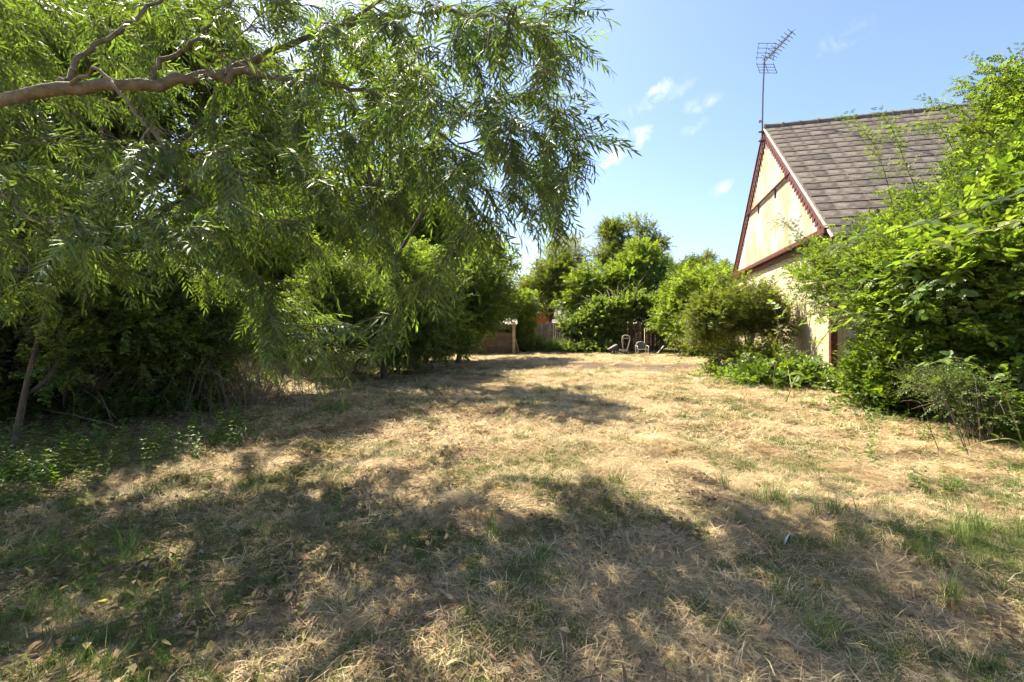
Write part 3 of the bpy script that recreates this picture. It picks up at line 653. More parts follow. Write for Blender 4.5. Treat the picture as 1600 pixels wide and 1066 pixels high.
tree('ivy_hedge', 'ivy curtain hanging over the dark fence above the mower and chair', 'ivy', gp_(1020, 25.7), [blob(1000, 482, 25.7, 52, 20, .5), blob(1045, 492, 25.2, 26, 30, .7)], 'ivy', 260, .3, 11, 1.7, .05, gap=.2, seed=6)
tree('light_shrub', 'pale green shrub between the chair and the house gable', 'shrub', gp_(1080, 22.5), [blob(1100, 450, 22, 46, 34, 1.2), blob(1065, 490, 22.5, 34, 44, 1.1), blob(1125, 470, 21, 34, 40, 1.1), blob(1090, 520, 21.5, 44, 34, 1.0)], 'lime', 480, .30, 12, 1.6, .08, gap=.22, seed=7)
tree('dark_shrub', 'dark arching shrub whose twigs stand up behind the pale green shrub', 'shrub', gp_(1070, 24.6), [blob(1070, 440, 24.6, 30, 26, .9), blob(1085, 425, 24.6, 20, 12, .7)], 'dark', 130, .34, 16, 1.6, .07, gap=.25, seed=8)
tree('distant_tree', 'small hazy grey tree far beyond the shrubs near the house', 'tree', gp_(1105, 48), [blob(1106, 408, 48, 11, 12, .9), blob(1112, 425, 48, 16, 12, 1.)], 'greyleaf', 70, .4, 12, 2.2, .1, gap=.2, seed=9)
tree('distant_conifer', 'narrow dark far tree beside the house gable edge', 'tree', gp_(1136, 44), [blob(1134, 425, 44, 7, 16, .7), blob(1136, 445, 44, 10, 16, .8)], 'dark', 70, .35, 12, 2.2, .1, gap=.2, seed=10)
tree('weed_bank', 'low leafy weeds piled at the foot of the fence beside the shed', 'weeds', gp_(850, 25), [blob(832, 540, 25, 28, 9, .5), blob(880, 545, 25, 36, 6, .5), blob(930, 546, 24.6, 30, 6, .5)], 'ivy', 200, .24, 14, 1.2, .006, gap=.2, seed=11, extra_tops=1)
tree('yellow_shrub', 'yellow-green sapling growing between the shed and the bleached fence', 'shrub', gp_(818, 24.8), [blob(818, 476, 25.4, 20, 18, .7), blob(818, 505, 25.4, 13, 22, .5), blob(814, 532, 25.2, 10, 16, .4)], 'lime', 170, .3, 16, 1.4, .05, gap=.22, seed=12)
# boundary trees behind the house and further round, closing the horizon
for k, (px_, Y_, w_, h_) in enumerate(((1290, 38, 60, 60), (1420, 40, 80, 70), (760, 42, 60, 46), (700, 44, 80, 60))):
    tree('boundary_tree', 'rounded mid green tree far behind the garden boundary', 'tree', gp_(px_, Y_), [blob(px_, 470, Y_, w_, h_, 2.5), blob(px_ + 30, 490, Y_, w_ * .7, h_ * .7, 2.)], 'thorn', 240, .6, 14, 2.6, .2, group='far boundary trees', gap=.2, seed=20 + k)

# ------------------------------------------------------------------ hedge row down the left side
tree('hawthorn', 'dark hawthorn on a leaning trunk with branches sweeping to the lawn', 'tree', gp_(545, 10.6), [blob(560, 470, 11.5, 90, 60, 1.4), blob(620, 500, 11.8, 70, 50, 1.2), blob(520, 520, 11.5, 50, 34, .9), blob(640, 450, 12.2, 70, 50, 1.3)], 'thorn', 620, .36, 14, 1.4, .10, gap=.24, seed=30,
     trunks=[([on_ground(545, 594) - [0, 0, .05], on_ground(545, 594) + [-.28, .1, .35], on_ground(545, 594) + [-.75, .3, .8], on_ground(545, 594) + [-.9, .7, 1.6]], .10), ([on_ground(548, 592) - [0, 0, .05], on_ground(548, 592) + [.15, .2, .7], on_ground(548, 592) + [.3, .6, 1.5]], .07), ([on_ground(540, 590) - [0, 0, .05], on_ground(540, 590) + [-.5, .2, .25], on_ground(540, 590) + [-1.1, .4, .6]], .05)])
tree('hawthorn', 'bushy hawthorn overhanging the shed roof', 'tree', gp_(715, 17), [blob(730, 445, 17.5, 70, 48, 1.6), blob(762, 462, 18.5, 36, 36, 1.3), blob(690, 480, 16.5, 70, 50, 1.4), blob(735, 495, 18.5, 40, 20, .9)], 'thorn', 720, .40, 13, 1.8, .11, gap=.24, seed=31)
tree('hawthorn', 'middle hawthorn of the left hedge with bare stems at its foot', 'tree', gp_(650, 13.6), [blob(655, 500, 13.6, 60, 50, 1.2), blob(605, 535, 12.6, 60, 26, .8), blob(690, 525, 14.2, 50, 28, .9), blob(640, 440, 14, 70, 44, 1.4)], 'thorn', 500, .38, 13, 1.6, .09, gap=.24, seed=32)
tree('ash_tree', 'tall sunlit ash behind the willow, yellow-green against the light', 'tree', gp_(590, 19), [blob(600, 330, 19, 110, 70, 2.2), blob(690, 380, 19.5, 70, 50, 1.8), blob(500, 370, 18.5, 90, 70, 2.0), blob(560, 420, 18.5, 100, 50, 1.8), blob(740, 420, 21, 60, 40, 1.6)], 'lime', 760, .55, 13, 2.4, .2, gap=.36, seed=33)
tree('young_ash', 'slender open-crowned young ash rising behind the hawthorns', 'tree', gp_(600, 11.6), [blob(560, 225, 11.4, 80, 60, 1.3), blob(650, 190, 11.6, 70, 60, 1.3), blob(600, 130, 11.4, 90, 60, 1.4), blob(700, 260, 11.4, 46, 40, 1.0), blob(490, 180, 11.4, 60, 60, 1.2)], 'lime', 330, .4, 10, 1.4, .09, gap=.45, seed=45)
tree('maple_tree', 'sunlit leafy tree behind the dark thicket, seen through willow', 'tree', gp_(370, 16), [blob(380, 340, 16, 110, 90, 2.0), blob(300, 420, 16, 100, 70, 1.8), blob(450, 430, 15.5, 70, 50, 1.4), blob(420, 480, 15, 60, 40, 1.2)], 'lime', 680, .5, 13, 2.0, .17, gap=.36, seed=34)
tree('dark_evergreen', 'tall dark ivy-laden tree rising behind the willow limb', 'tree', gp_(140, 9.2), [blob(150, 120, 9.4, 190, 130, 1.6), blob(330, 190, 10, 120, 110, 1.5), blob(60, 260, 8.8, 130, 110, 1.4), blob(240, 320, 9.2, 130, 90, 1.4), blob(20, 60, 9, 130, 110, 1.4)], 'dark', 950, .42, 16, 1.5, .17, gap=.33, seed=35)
# dense thicket at the lawn's left edge
tb = on_ground(20, 705)
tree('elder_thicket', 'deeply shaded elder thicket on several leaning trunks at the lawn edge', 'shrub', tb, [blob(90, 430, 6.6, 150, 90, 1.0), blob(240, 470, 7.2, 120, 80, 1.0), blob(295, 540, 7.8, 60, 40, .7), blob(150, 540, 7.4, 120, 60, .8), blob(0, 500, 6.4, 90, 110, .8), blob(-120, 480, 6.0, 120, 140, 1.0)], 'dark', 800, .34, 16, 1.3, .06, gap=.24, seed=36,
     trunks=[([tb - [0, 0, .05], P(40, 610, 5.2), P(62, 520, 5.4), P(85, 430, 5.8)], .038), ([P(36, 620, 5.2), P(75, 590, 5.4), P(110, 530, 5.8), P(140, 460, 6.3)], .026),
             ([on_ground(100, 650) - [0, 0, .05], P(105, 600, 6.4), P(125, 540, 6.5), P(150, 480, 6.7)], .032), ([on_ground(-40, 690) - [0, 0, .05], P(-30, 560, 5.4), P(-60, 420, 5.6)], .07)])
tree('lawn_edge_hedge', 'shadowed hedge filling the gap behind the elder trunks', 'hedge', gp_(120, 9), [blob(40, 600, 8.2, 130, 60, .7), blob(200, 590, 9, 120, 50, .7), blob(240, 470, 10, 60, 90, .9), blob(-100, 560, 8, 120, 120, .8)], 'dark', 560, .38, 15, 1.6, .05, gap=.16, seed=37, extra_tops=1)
tree('hedge_gap_weeds', 'sunlit yellow-green weeds beyond the gap in the left hedge', 'weeds', gp_(425, 13), [blob(400, 560, 13, 46, 16, .8), blob(450, 552, 13.5, 46, 18, .8), blob(360, 545, 14, 50, 20, .8)], 'lime', 240, .26, 12, 1.4, .006, gap=.2, seed=38, extra_tops=1)
tree('undergrowth', 'leafy green undergrowth filling the foot of the shaded thicket', 'shrub', on_ground(180, 668), [blob(50, 610, 6.6, 70, 46, .5), blob(170, 610, 7.0, 90, 46, .5), blob(280, 600, 7.4, 60, 36, .5), blob(110, 560, 7.2, 90, 40, .5), blob(-70, 600, 6.2, 90, 80, .6), blob(30, 560, 5.6, 60, 50, .4), blob(-30, 470, 5.4, 70, 80, .5), blob(130, 500, 6.2, 90, 50, .5), blob(230, 530, 6.8, 70, 40, .5)], 'thorn', 640, .24, 11, 1.2, .012, gap=.32, seed=39)
# tangle of dead bramble stems at the end of the thicket
bt = on_ground(330, 640)
dead = empty('dead_bramble', bt, 'tangled heap of dead brown bramble stems beside the shaded thicket', 'bramble')
mb = MB()
for i in range(420):
    q = rng.normal(0, 1, 2) * [.85, .45]; a = np.array([bt[0] - .45 + q[0], bt[1] + .5 + q[1], 0]); a[2] = gz(a[0], a[1]) - .02
    az = rng.uniform(0, 6.28); L = rng.uniform(.5, 1.3); h = rng.uniform(.25, .95)
    b_ = a + [math.cos(az) * L * .4, math.sin(az) * L * .4, h]; c_ = a + [math.cos(az + .3) * L, math.sin(az + .3) * L, h * rng.uniform(.0, .9)]
    mb.tube(smooth_path([a, b_, c_], 7), np.linspace(.006, .003, 7), 3, False)
tag(mb.build('stem', DEADWOOD, dead), kind='stuff')
# bare suckers and stakes at the foot of the hedge
for i, (x0, y0, x1, y1, Y_, r_) in enumerate(((615, 582, 650, 548, 0, .03), (626, 578, 600, 540, 0, .018), (640, 576, 628, 530, 0, .018), (652, 573, 655, 530, 0, .02), (668, 570, 664, 528, 0, .02), (680, 567, 690, 530, 0, .018), (600, 585, 575, 548, 0, .018), (700, 564, 705, 532, 0, .02))):
    b_ = on_ground(x0, y0); t_ = P(x1, y1, b_[1] + .25)
    o = MB().tube(smooth_path([b_ - [0, 0, .04], (b_ + t_) / 2 + rng.normal(0, .03, 3), t_], 7), np.linspace(r_, r_ * .6, 7), 6).build('bare_stem', DEADWOOD, None, True)
    tag(o, 'thick pale stem leaning out of the left hedge over the lawn' if i == 0 else 'bare upright stem at the foot of the left hedge', 'stem', None if i == 0 else 'bare stems at the hedge foot')

# ------------------------------------------------------------------ shrubs against the house
tree('gable_shrub', 'olive green privet-like shrub growing against the house gable', 'shrub', gp_(1165, 12.2), [blob(1160, 500, 12.2, 58, 64, .9), blob(1185, 515, 11.9, 24, 34, .5), blob(1120, 540, 12.6, 40, 50, .8), blob(1180, 565, 11.4, 48, 32, .6), blob(1222, 575, 11.0, 24, 24, .4)], 'olive', 680, .27, 14, 1.25, .05, gap=.22, seed=40)
tree('bramble_bank', 'low bank of bramble leaves in front of the gable shrub', 'bramble', on_ground(1215, 618), [blob(1190, 600, 10.2, 60, 20, .5), blob(1250, 600, 9.6, 44, 24, .5), blob(1290, 618, 9.1, 40, 16, .4), blob(1130, 585, 11.4, 40, 18, .5), blob(1235, 575, 10.2, 30, 26, .4), blob(1165, 580, 10.8, 26, 22, .4)], 'bramble', 300, .24, 5, .8, .005, gap=.32, seed=41, extra_tops=1)
RB = [blob(1545, 340, 7.2, 80, 78, .8), blob(1630, 255, 7.0, 66, 96, .8), blob(1435, 395, 7.7, 64, 56, .55), blob(1380, 450, 8.1, 42, 42, .4), blob(1285, 440, 8.9, 26, 18, .25), blob(1430, 450, 7.2, 100, 60, .7), blob(1540, 420, 6.4, 120, 80, .8), blob(1660, 380, 6.2, 110, 180, 1.0), blob(1410, 560, 8.0, 24, 40, .3)]
tree('dog_rose', 'huge arching dog rose heaped against the house wall and roof', 'shrub', gp_(1500, 7.4), RB, 'rose', 1250, .25, 8, 1.5, .04, gap=.40, seed=42, up=.5, extra_tops=6)
tree('bramble_tangle', 'loose tangle of brambles at the lawn edge below the dog rose', 'bramble', on_ground(1420, 655), [blob(1390, 600, 7.2, 60, 50, .6), blob(1450, 560, 6.8, 70, 50, .6), blob(1590, 540, 5.9, 60, 60, .6), blob(1640, 640, 5.2, 50, 60, .5), blob(1370, 640, 7.4, 36, 20, .4), blob(1440, 655, 6.6, 40, 18, .35), blob(1520, 520, 6.8, 90, 40, .5)], 'bramble', 560, .26, 6, .8, .014, gap=.34, seed=43)
tree('grey_shrub', 'small-leaved grey green shrub with twiggy base beside the lawn', 'shrub', on_ground(1530, 690), [blob(1500, 605, 5.5, 34, 20, .3), blob(1455, 600, 5.9, 34, 16, .3), blob(1540, 640, 5.2, 26, 18, .25)], 'blue', 75, .16, 8, .85, .015, gap=.2, seed=44, extra_tops=6)
tree('bramble_overgrowth', 'large-leaved brambles scrambling up through the dog rose', 'bramble', gp_(1480, 6.6), [blob(1540, 400, 6.0, 90, 70, .6), blob(1440, 430, 6.8, 70, 50, .5), blob(1410, 470, 7.3, 40, 36, .4), blob(1590, 330, 6.0, 50, 70, .6), blob(1480, 500, 6.3, 80, 40, .5)], 'bramble', 230, .3, 4, 1.15, .012, gap=.36, seed=46)
# bare arching stems in the hollow of the rose and at its foot
rs = empty('rose_canes', on_ground(1540, 700), 'bundle of bare brown canes fanning out under the rose', 'canes')
mb = MB()
for i in range(36):
    b_ = on_ground(1545 + rng.normal(0, 38), 692 + rng.normal(0, 8)); az = rng.normal(2.0, .9); L = rng.uniform(.3, .95)
    c_ = b_ + [math.cos(az) * L * .35, math.sin(az) * L * .3, L * .8]; e_ = b_ + [math.cos(az) * L * .95, math.sin(az) * L * .8, L * rng.uniform(.6, 1.2)]
    mb.tube(smooth_path([b_ - [0, 0, .03], c_, e_], 7), np.linspace(.0055, .002, 7), 4, False)
for i in range(70):
    b_ = P(1480 + rng.normal(0, 70), 520 + rng.normal(0, 40), 6.9 + rng.normal(0, .3)); az = rng.uniform(0, 6.28); L = rng.uniform(.5, 1.2)
    mb.tube(smooth_path([b_, b_ + [L * .5 * math.cos(az), .1, .1 + rng.normal(0, .15)], b_ + [L * math.cos(az), .1, rng.normal(-.1, .25)]], 7), np.linspace(.007, .003, 7), 4, False)
tag(mb.build('cane', BARK, rs), kind='stuff')
# long sprays of rose standing clear of the mass
def arch(root, name, pts, r0, mat): return MB().tube(smooth_path(pts, 16), np.linspace(r0, r0 * .35, 16), 5).build(name, mat, root, True)
GCANE = surf('green_cane', [(.3, (.14, .16, .04)), (.7, (.26, .25, .08))], 12, .6, .2)
for k, pl in enumerate(([(1400, 350), (1385, 280), (1365, 225), (1335, 195)], [(1560, 240), (1520, 190), (1490, 165), (1462, 160)], [(1590, 200), (1570, 150), (1560, 120), (1530, 100)], [(1450, 340), (1420, 270), (1400, 215), (1385, 190)], [(1600, 160), (1590, 120), (1600, 90)], [(1300, 400), (1275, 385), (1250, 365), (1225, 352)], [(1500, 260), (1470, 200), (1440, 195)], [(1545, 210), (1530, 150), (1500, 130)])):
    pth = smooth_path([P(x_, y_, 7.4 if k != 5 else 8.3) for x_, y_ in pl], 14)
    root = empty('rose_shoot', pth[0], ('rose shoot with dark stem crossing the slates nearest the verge', 'rose shoot leaning over the ridge tiles toward the sky', 'long rose shoot arching high into blue sky above the bush', 'rose shoot standing upright across the middle of the slates', 'topmost rose shoot pointing straight up at the sky', 'rose shoot reaching in front of the gable panel', 'short rose shoot curving over the upper slates by the ridge', 'rose shoot with open leaves against the sky above ridge')[k], 'shoot', 'rose shoots above the bush')
    arch(root, 'stem', pth, .007, BARK)
    n_ = 26; q = np.linspace(.12, 1, n_); ip = [np.array([np.interp(t_, np.linspace(0, 1, 14), pth[:, c]) for c in range(3)]) for t_ in q]
    T = np.gradient(pth, axis=0)[-1]; D = np.array([T / np.linalg.norm(T) + rng.normal(0, .65, 3) for _ in q])
    scatter('leaf_spray', 'rose', np.array(ip), eulers(frames(D)), rng.uniform(.5, .85, n_), root)
# brambles in front with separately built leaves
BL = TEMPLATES['bramble'][1]
BLM = [mesh_data('leaf', BL[0], BL[1], LEAF, np.tile(c, (len(BL[0]), 1))) for c in ((.10, .165, .03), (.13, .20, .035), (.075, .13, .035), (.16, .21, .04))]
def bramble_cane(label, pl, nleaf, size, r0=.009):
    pth = smooth_path([P(*q) if isinstance(q, tuple) else q for q in pl], 24); root = empty('bramble_cane', pth[0], label, 'bramble'); st_ = arch(root, 'stem', pth, r0, GCANE); T = np.gradient(pth, axis=0)
    for i in range(nleaf):
        t_ = .12 + .88 * (i + .5) / nleaf; k = int(t_ * 23); p = pth[k]; d = T[k] / np.linalg.norm(T[k]); sd = np.cross(d, Z3); sd /= np.linalg.norm(sd); sg = 1 if i % 2 else -1
        pd = sd * sg * .8 + d * .5 + np.array([0, -.25, rng.uniform(0, .6)]); pd /= np.linalg.norm(pd); stalk = size * .9
        up = np.array([rng.normal(-.2, .35), rng.normal(-.25, .3), 1.]); sl = np.cross(pd, up); sl /= np.linalg.norm(sl)
        MB().tube([p, p + pd * stalk * .5 + Z3 * .01, p + pd * stalk], .002, 4).build('leaf_stalk', GCANE, root)
        me_ = BLM[int(rng.integers(4))]
        for e, s_, o_ in ((0, 1.15, 1.), (-1, .9, .8), (1, .9, .8)):
            y_ = pd * (1 if e == 0 else .35) + sl * e * .95 + np.array([0, 0, rng.normal(-.25, .15)]); y_ /= np.linalg.norm(y_); z_ = up - y_ * (up @ y_); z_ /= np.linalg.norm(z_); x_ = np.cross(y_, z_)
            m = np.eye(4); s2_ = s_ * size / .085; m[:3, 0] = x_ * s2_; m[:3, 1] = y_ * s2_; m[:3, 2] = z_ * s2_; m[:3, 3] = p + pd * stalk * o_ - wloc(root)
            o = bpy.data.objects.new('leaf', me_); link(o, root); o.matrix_local = Matrix(m.tolist())
    return root
bramble_cane('broad-leaved bramble cane arching out from the frame edge over the rose', [np.array([4.5, 3.3, 0.]), np.array([4.3, 3.25, 1.3]), (1680, 285, 3.2), (1600, 300, 3.2), (1520, 328, 3.25), (1440, 350, 3.3), (1370, 370, 3.4), (1310, 392, 3.5)], 18, .105)
bramble_cane('second broad-leaved bramble cane drooping under the first', [np.array([4.7, 3.6, 0.]), np.array([4.6, 3.6, 1.2]), (1690, 325, 3.6), (1620, 338, 3.6), (1540, 362, 3.6), (1470, 385, 3.7), (1400, 420, 3.8)], 15, .105)
bramble_cane('single green bramble cane slanting across the house corner', [on_ground(1228, 628), (1250, 580, 7.4), (1300, 510, 6.9), (1350, 440, 6.6), (1395, 395, 6.4)], 10, .13)
bramble_cane('bramble cane with pale leaves low beside the grey shrub', [on_ground(1600, 700), (1560, 600, 4.9), (1500, 560, 4.8), (1450, 570, 4.8)], 8, .075)
bramble_cane('bare-ended bramble cane sprawling on the lawn under the grey shrub', [on_ground(1620, 735), (1590, 690, 4.4), (1540, 690, 4.5), on_ground(1480, 712)], 3, .05)
bramble_cane('bramble shoot standing up in front of the gable shrub', [on_ground(1240, 622), (1228, 560, 9.8), (1215, 500, 9.9), (1205, 475, 10)], 7, .12)
#==WILLOW==
# ------------------------------------------------------------------ the willow
wb = np.array([-5.7, 3.3, gz(-5.7, 3.3) - .05])
willow = empty('willow_tree', wb, 'big willow whose pale limb and hanging leaves overhang the lawn', 'tree')
SK = []                                       # skeleton points for the twigs to spring from
def limb(name, pts, r0, r1, n=26, wob=.02):
    p = smooth_path(pts, n); p[1:-1] += rng.normal(0, wob, (n - 2, 3))
    MB().tube(p, np.linspace(r0, r1, n) * rng.uniform(.87, 1.13, n), 10).build(name, WBARK, willow, True)
    SK.append(smooth_path(p, n * 3)); return p
fork = np.array([-4.75, 3.4, 2.85])
limb('trunk', [wb, wb + [.15, .05, 1.2], fork - [.25, 0, .5], fork], .20, .13)
limb('branch', [fork - [.1, 0, .1], P(0, 155, 3.5), P(120, 137, 3.55), P(240, 130, 3.7), P(330, 116, 3.9), P(400, 93, 4.1), P(460, 66, 4.35), P(530, 40, 4.7), P(610, -10, 5.0), P(690, -80, 5.3)], .056, .014, 36, .012)
limb('branch', [P(325, 117, 3.9), P(400, 118, 4.0), P(470, 126, 4.15), P(560, 142, 4.35), P(625, 168, 4.2), P(715, 225, 4.0), P(800, 262, 3.8)], .034, .006, 30)
limb('branch', [P(100, 135, 3.55), P(112, 105, 3.6), P(140, 78, 3.7), P(190, 45, 3.85), P(250, 5, 4.0), P(330, -60, 4.3)], .026, .010)
limb('branch', [P(110, 132, 3.5), P(150, 108, 3.4), P(185, 140, 3.35), P(222, 186, 3.4), P(262, 243, 3.5), P(310, 310, 3.7), P(340, 350, 3.8)], .014, .005, 26, .012)
limb('branch', [P(236, 128, 3.7), P(245, 105, 3.75), P(290, 78, 3.9), P(330, 40, 4.1), P(420, -50, 4.5)], .022, .010)
limb('branch', [P(262, 243, 3.5), P(235, 205, 3.55), P(215, 235, 3.6), P(180, 275, 3.7), P(175, 320, 3.8)], .009, .004, 16, .01)
limb('branch', [fork, (-4.6, 3.6, 4.2), (-3.9, 4.0, 5.4), (-2.6, 4.5, 6.4), (-1.0, 4.9, 6.9), (.6, 4.9, 6.8), (1.9, 4.6, 6.6), (3.0, 4.1, 6.3), (4.0, 3.7, 5.9)], .11, .02, 30)
limb('branch', [(-4.4, 3.75, 4.7), (-3.6, 3.2, 5.6), (-2.2, 3.0, 6.2), (-.6, 3.1, 6.3), (.8, 3.2, 6.2), (2.4, 3.0, 5.8)], .06, .015)
limb('branch', [(-3.9, 4.0, 5.4), (-4.0, 5.0, 6.4), (-3.2, 6.2, 7.2), (-1.8, 7.0, 7.5), (-.2, 7.3, 7.4), (1.4, 7.2, 7.0)], .06, .015)
limb('branch', [P(530, 40, 4.7), P(640, 20, 4.3), P(740, 20, 3.9), P(820, 40, 3.6), P(870, 80, 3.4)], .022, .005, 24)
limb('branch', [P(715, 225, 4.0), P(790, 205, 3.8), P(850, 210, 3.6), P(900, 232, 3.5)], .008, .003, 14, .006)
limb('branch', [P(-10, 156, 3.5), P(-40, 250, 3.3), P(20, 320, 3.2), P(90, 350, 3.2)], .02, .006, 18)
SKP = np.concatenate(SK)
# twig tips: screen outline of the hanging curtain with a real depth for each tip
outline = [(0, 0), (900, 0), (905, 60), (880, 110), (925, 215), (925, 275), (865, 375), (780, 392), (690, 405), (660, 470), (600, 520), (560, 575), (500, 590), (420, 545), (360, 500), (290, 450), (150, 460), (60, 490), (0, 500)]
def inside(x, y, poly):
    c = False; j = len(poly) - 1
    for i in range(len(poly)):
        if (poly[i][1] > y) != (poly[j][1] > y) and x < (poly[j][0] - poly[i][0]) * (y - poly[i][1]) / (poly[j][1] - poly[i][1]) + poly[i][0]: c = not c
        j = i
    return c
tips = []
while len(tips) < 960:
    x_, y_ = rng.uniform(-60, 930), rng.uniform(0, 605)
    if not inside(max(x_, 1), y_, outline): continue
    if vnoise(x_ / 60, y_ / 50, 40) < (.33 if y_ > 230 else .12): continue
    if x_ > 330 and y_ > 380 and rng.random() < .72: continue
    if x_ < 330 and 60 < y_ < 220 and rng.random() < .4: continue
    Y_ = rng.uniform(2.9, 5.2) + (.8 if x_ < 300 and y_ < 200 else 0)
    if y_ > 430: Y_ = rng.uniform(3.8, 5.8)
    tips.append(P(x_, y_, Y_))
for x_, y_ in ((905, 15), (900, 50), (905, 105), (850, 130), (880, 95), (925, 215), (926, 278), (905, 250), (885, 300), (860, 330), (862, 375), (830, 360), (780, 390), (750, 380), (690, 430), (660, 470), (610, 530), (560, 585), (580, 560), (520, 585), (640, 480), (500, 560), (845, 300), (820, 240), (890, 190), (430, 540), (870, 60)):
    for _ in range(2): tips.append(P(x_ + rng.normal(0, 6), y_ + rng.normal(0, 6), 3.5 + rng.normal(0, .3)))
nvis = len(tips)
while len(tips) < nvis + 400:                 # the crown above and beside the frame
    q = np.array([rng.uniform(-5.5, 4.4), rng.uniform(2.0, 7.6), rng.uniform(4.0, 7.9)])
    if q[2] < (1.6 if q[0] < .2 else 2.0) + .74 * q[1]: continue
    if vnoise(q[0] / .38, q[1] / .38, 41) < .5: continue
    tips.append(q)
tips = np.array(tips); dist = np.array([np.min(((SKP - t_) ** 2).sum(1)) for t_ in tips]); order = np.argsort(dist)
pool = [SKP]; twig = MB(); SP, SD = [], []
for i in order:
    T_ = tips[i]; pts_ = np.concatenate(pool) if len(pool) > 1 else pool[0]
    if len(pool) > 40: pool = [pts_]
    dv = pts_ - T_; cost = (dv ** 2).sum(1) + 1.2 * np.maximum(0, .25 - dv[:, 2]) ** 2 + .25 * np.maximum(0, dv[:, 0] + .1)
    b_ = pts_[np.argmin(cost)]; L = np.linalg.norm(T_ - b_)
    if L < .05: continue
    side = rng.normal(0, .08, 3); c_ = b_ * .45 + T_ * .55 + Z3 * .22 * L + side * L
    n_ = max(6, int(L / .09)); t_ = np.linspace(0, 1, n_)[:, None]
    pth = b_ * (1 - t_) ** 2 + 2 * c_ * t_ * (1 - t_) + T_ * t_ ** 2
    twig.tube(pth, np.linspace(.0036 + .0025 * L, .0022, n_), 4, False)
    pool.append(pth[: max(2, int(n_ * .75)):2])
    tan = np.gradient(pth, axis=0); tan /= np.linalg.norm(tan, axis=1)[:, None]
    hid = i >= nvis; step = .13 if hid else .068
    d_ = .18
    while d_ < min(L, 1.6) or d_ == .18:
        k = min(n_ - 1, max(0, int((1 - min(1, d_ / L)) * (n_ - 1))))
        SP.append(pth[k]); SD.append(tan[k] + rng.normal(0, .38, 3) + np.array([0, 0, -.25])); d_ += step
tag(twig.build('twig', WBARK, willow), kind='stuff')
SP = np.array(SP); RM = frames(np.array(SD), .5); SS = rng.uniform(.7, 1.15, len(SP)); IX = rng.integers(0, 6, len(SP))
px_s = 800 + F * SP[:, 0] / SP[:, 1]; py_s = HOR - F * (SP[:, 2] - HC) / SP[:, 1]
vis = (px_s > 20) & (px_s < 1580) & (py_s > 10); far_k = np.where(vis, SP[:, 1], 99); near = np.argsort(far_k)[:17]; near = near[~((px_s[near] < 450) & (py_s[near] < 230))]
keep = np.ones(len(SP), bool); keep[near] = False
ly = np.interp(px_s, [0, 120, 240, 330, 400, 460, 530], [155, 137, 130, 116, 93, 66, 40]); block = (px_s > -50) & (px_s < 450) & (np.abs(py_s - 20 - ly) < 62) & (SP[:, 1] < 4.1) & (rng.random(len(SP)) < .92); keep &= ~block
crown = scatter('crown', 'willow', SP[keep], eulers(RM[keep]), SS[keep], willow, IX[keep])
LN = TEMPLATES['willow'][1]; LNM = [mesh_data('leaf', LN[0], LN[1], LEAF, np.tile(c, (len(LN[0]), 1))) for c in ((.075, .125, .03), (.095, .15, .035), (.06, .105, .03), (.085, .135, .05))]
for i in near:
    Ms, lc = TEMPLATES[('willow', int(IX[i]))]; A = np.eye(4); A[:3, :3] = RM[i] * SS[i]; A[:3, 3] = SP[i] - wloc(willow)
    for m in Ms:
        o = bpy.data.objects.new('leaf', LNM[int(rng.integers(4))]); link(o, crown); o.matrix_local = Matrix((A @ m).tolist())
print('willow sprays', len(SP))

# ------------------------------------------------------------------ grass and weeds on the lawn
def field(n, y0, y1, power=1.):
    Y_ = np.sqrt(rng.uniform(y0 ** 2, y1 ** 2, n)); X_ = rng.uniform(-1.3, 1.3, n) * Y_; return X_, Y_
def in_house(x, y):
    a = (x - HA[0]) * HU[0] + (y - HA[1]) * HU[1]; b = (x - HA[0]) * HW[0] + (y - HA[1]) * HW[1]; return (a > -.1) & (b > -.1)
def greenness(x, y):
    n = .55 * vnoise(x / .55, y / .55, 50) + .3 * vnoise(x / .2, y / .2, 51) + .15 * vnoise(x / 1.7, y / 1.7, 52)
    left = np.clip((-x - .6) / 2.2, 0, 1) * np.clip((5.5 - y) / 3, 0, 1) * .22
    right = np.clip((x - 1.4) / 2, 0, 1) * np.clip((5 - y) / 2.5, 0, 1) * .10
    return n + left + right
def lay(name, key, label, n, y0, y1, thr, scl, tilt=.15, invert=False):
    X_, Y_ = field(n, y0, y1); gn = greenness(X_, Y_); ok = (gn < thr) if invert else (gn > thr)
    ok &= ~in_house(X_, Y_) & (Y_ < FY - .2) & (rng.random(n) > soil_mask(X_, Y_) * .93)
    X_, Y_ = X_[ok], Y_[ok]; m_ = len(X_); pts = np.stack([X_, Y_, g(X_, Y_)], 1)
    rot = np.stack([rng.normal(0, tilt, m_), rng.normal(0, tilt, m_), rng.uniform(0, 6.28, m_)], 1)
    o = scatter(name, key, pts, rot, rng.uniform(*scl, m_)); tag(o, label, kind='stuff'); return o
lay('dry_grass', 'straw', 'short straw coloured grass clippings close to the viewer', 11000, 1.3, 5.2, .74, (.7, 1.3), invert=True)
lay('dry_grass', 'strawfar', 'straw coloured grass of the middle lawn', 12000, 4.8, 12, .76, (.7, 1.2), invert=True)
lay('dry_grass', 'strawfar', 'straw coloured grass of the far lawn', 9000, 11.5, 27, .8, (1.0, 1.7), invert=True)
lay('green_grass', 'green', 'green grass patches close to the viewer', 14000, 1.3, 5.4, .50, (.28, .7))
lay('green_grass', 'greenfar', 'green grass patches of the middle lawn', 9000, 5.0, 12, .54, (.35, .75))
lay('green_grass', 'greenfar', 'green grass patches of the far lawn', 5000, 11.5, 27, .60, (.7, 1.2))
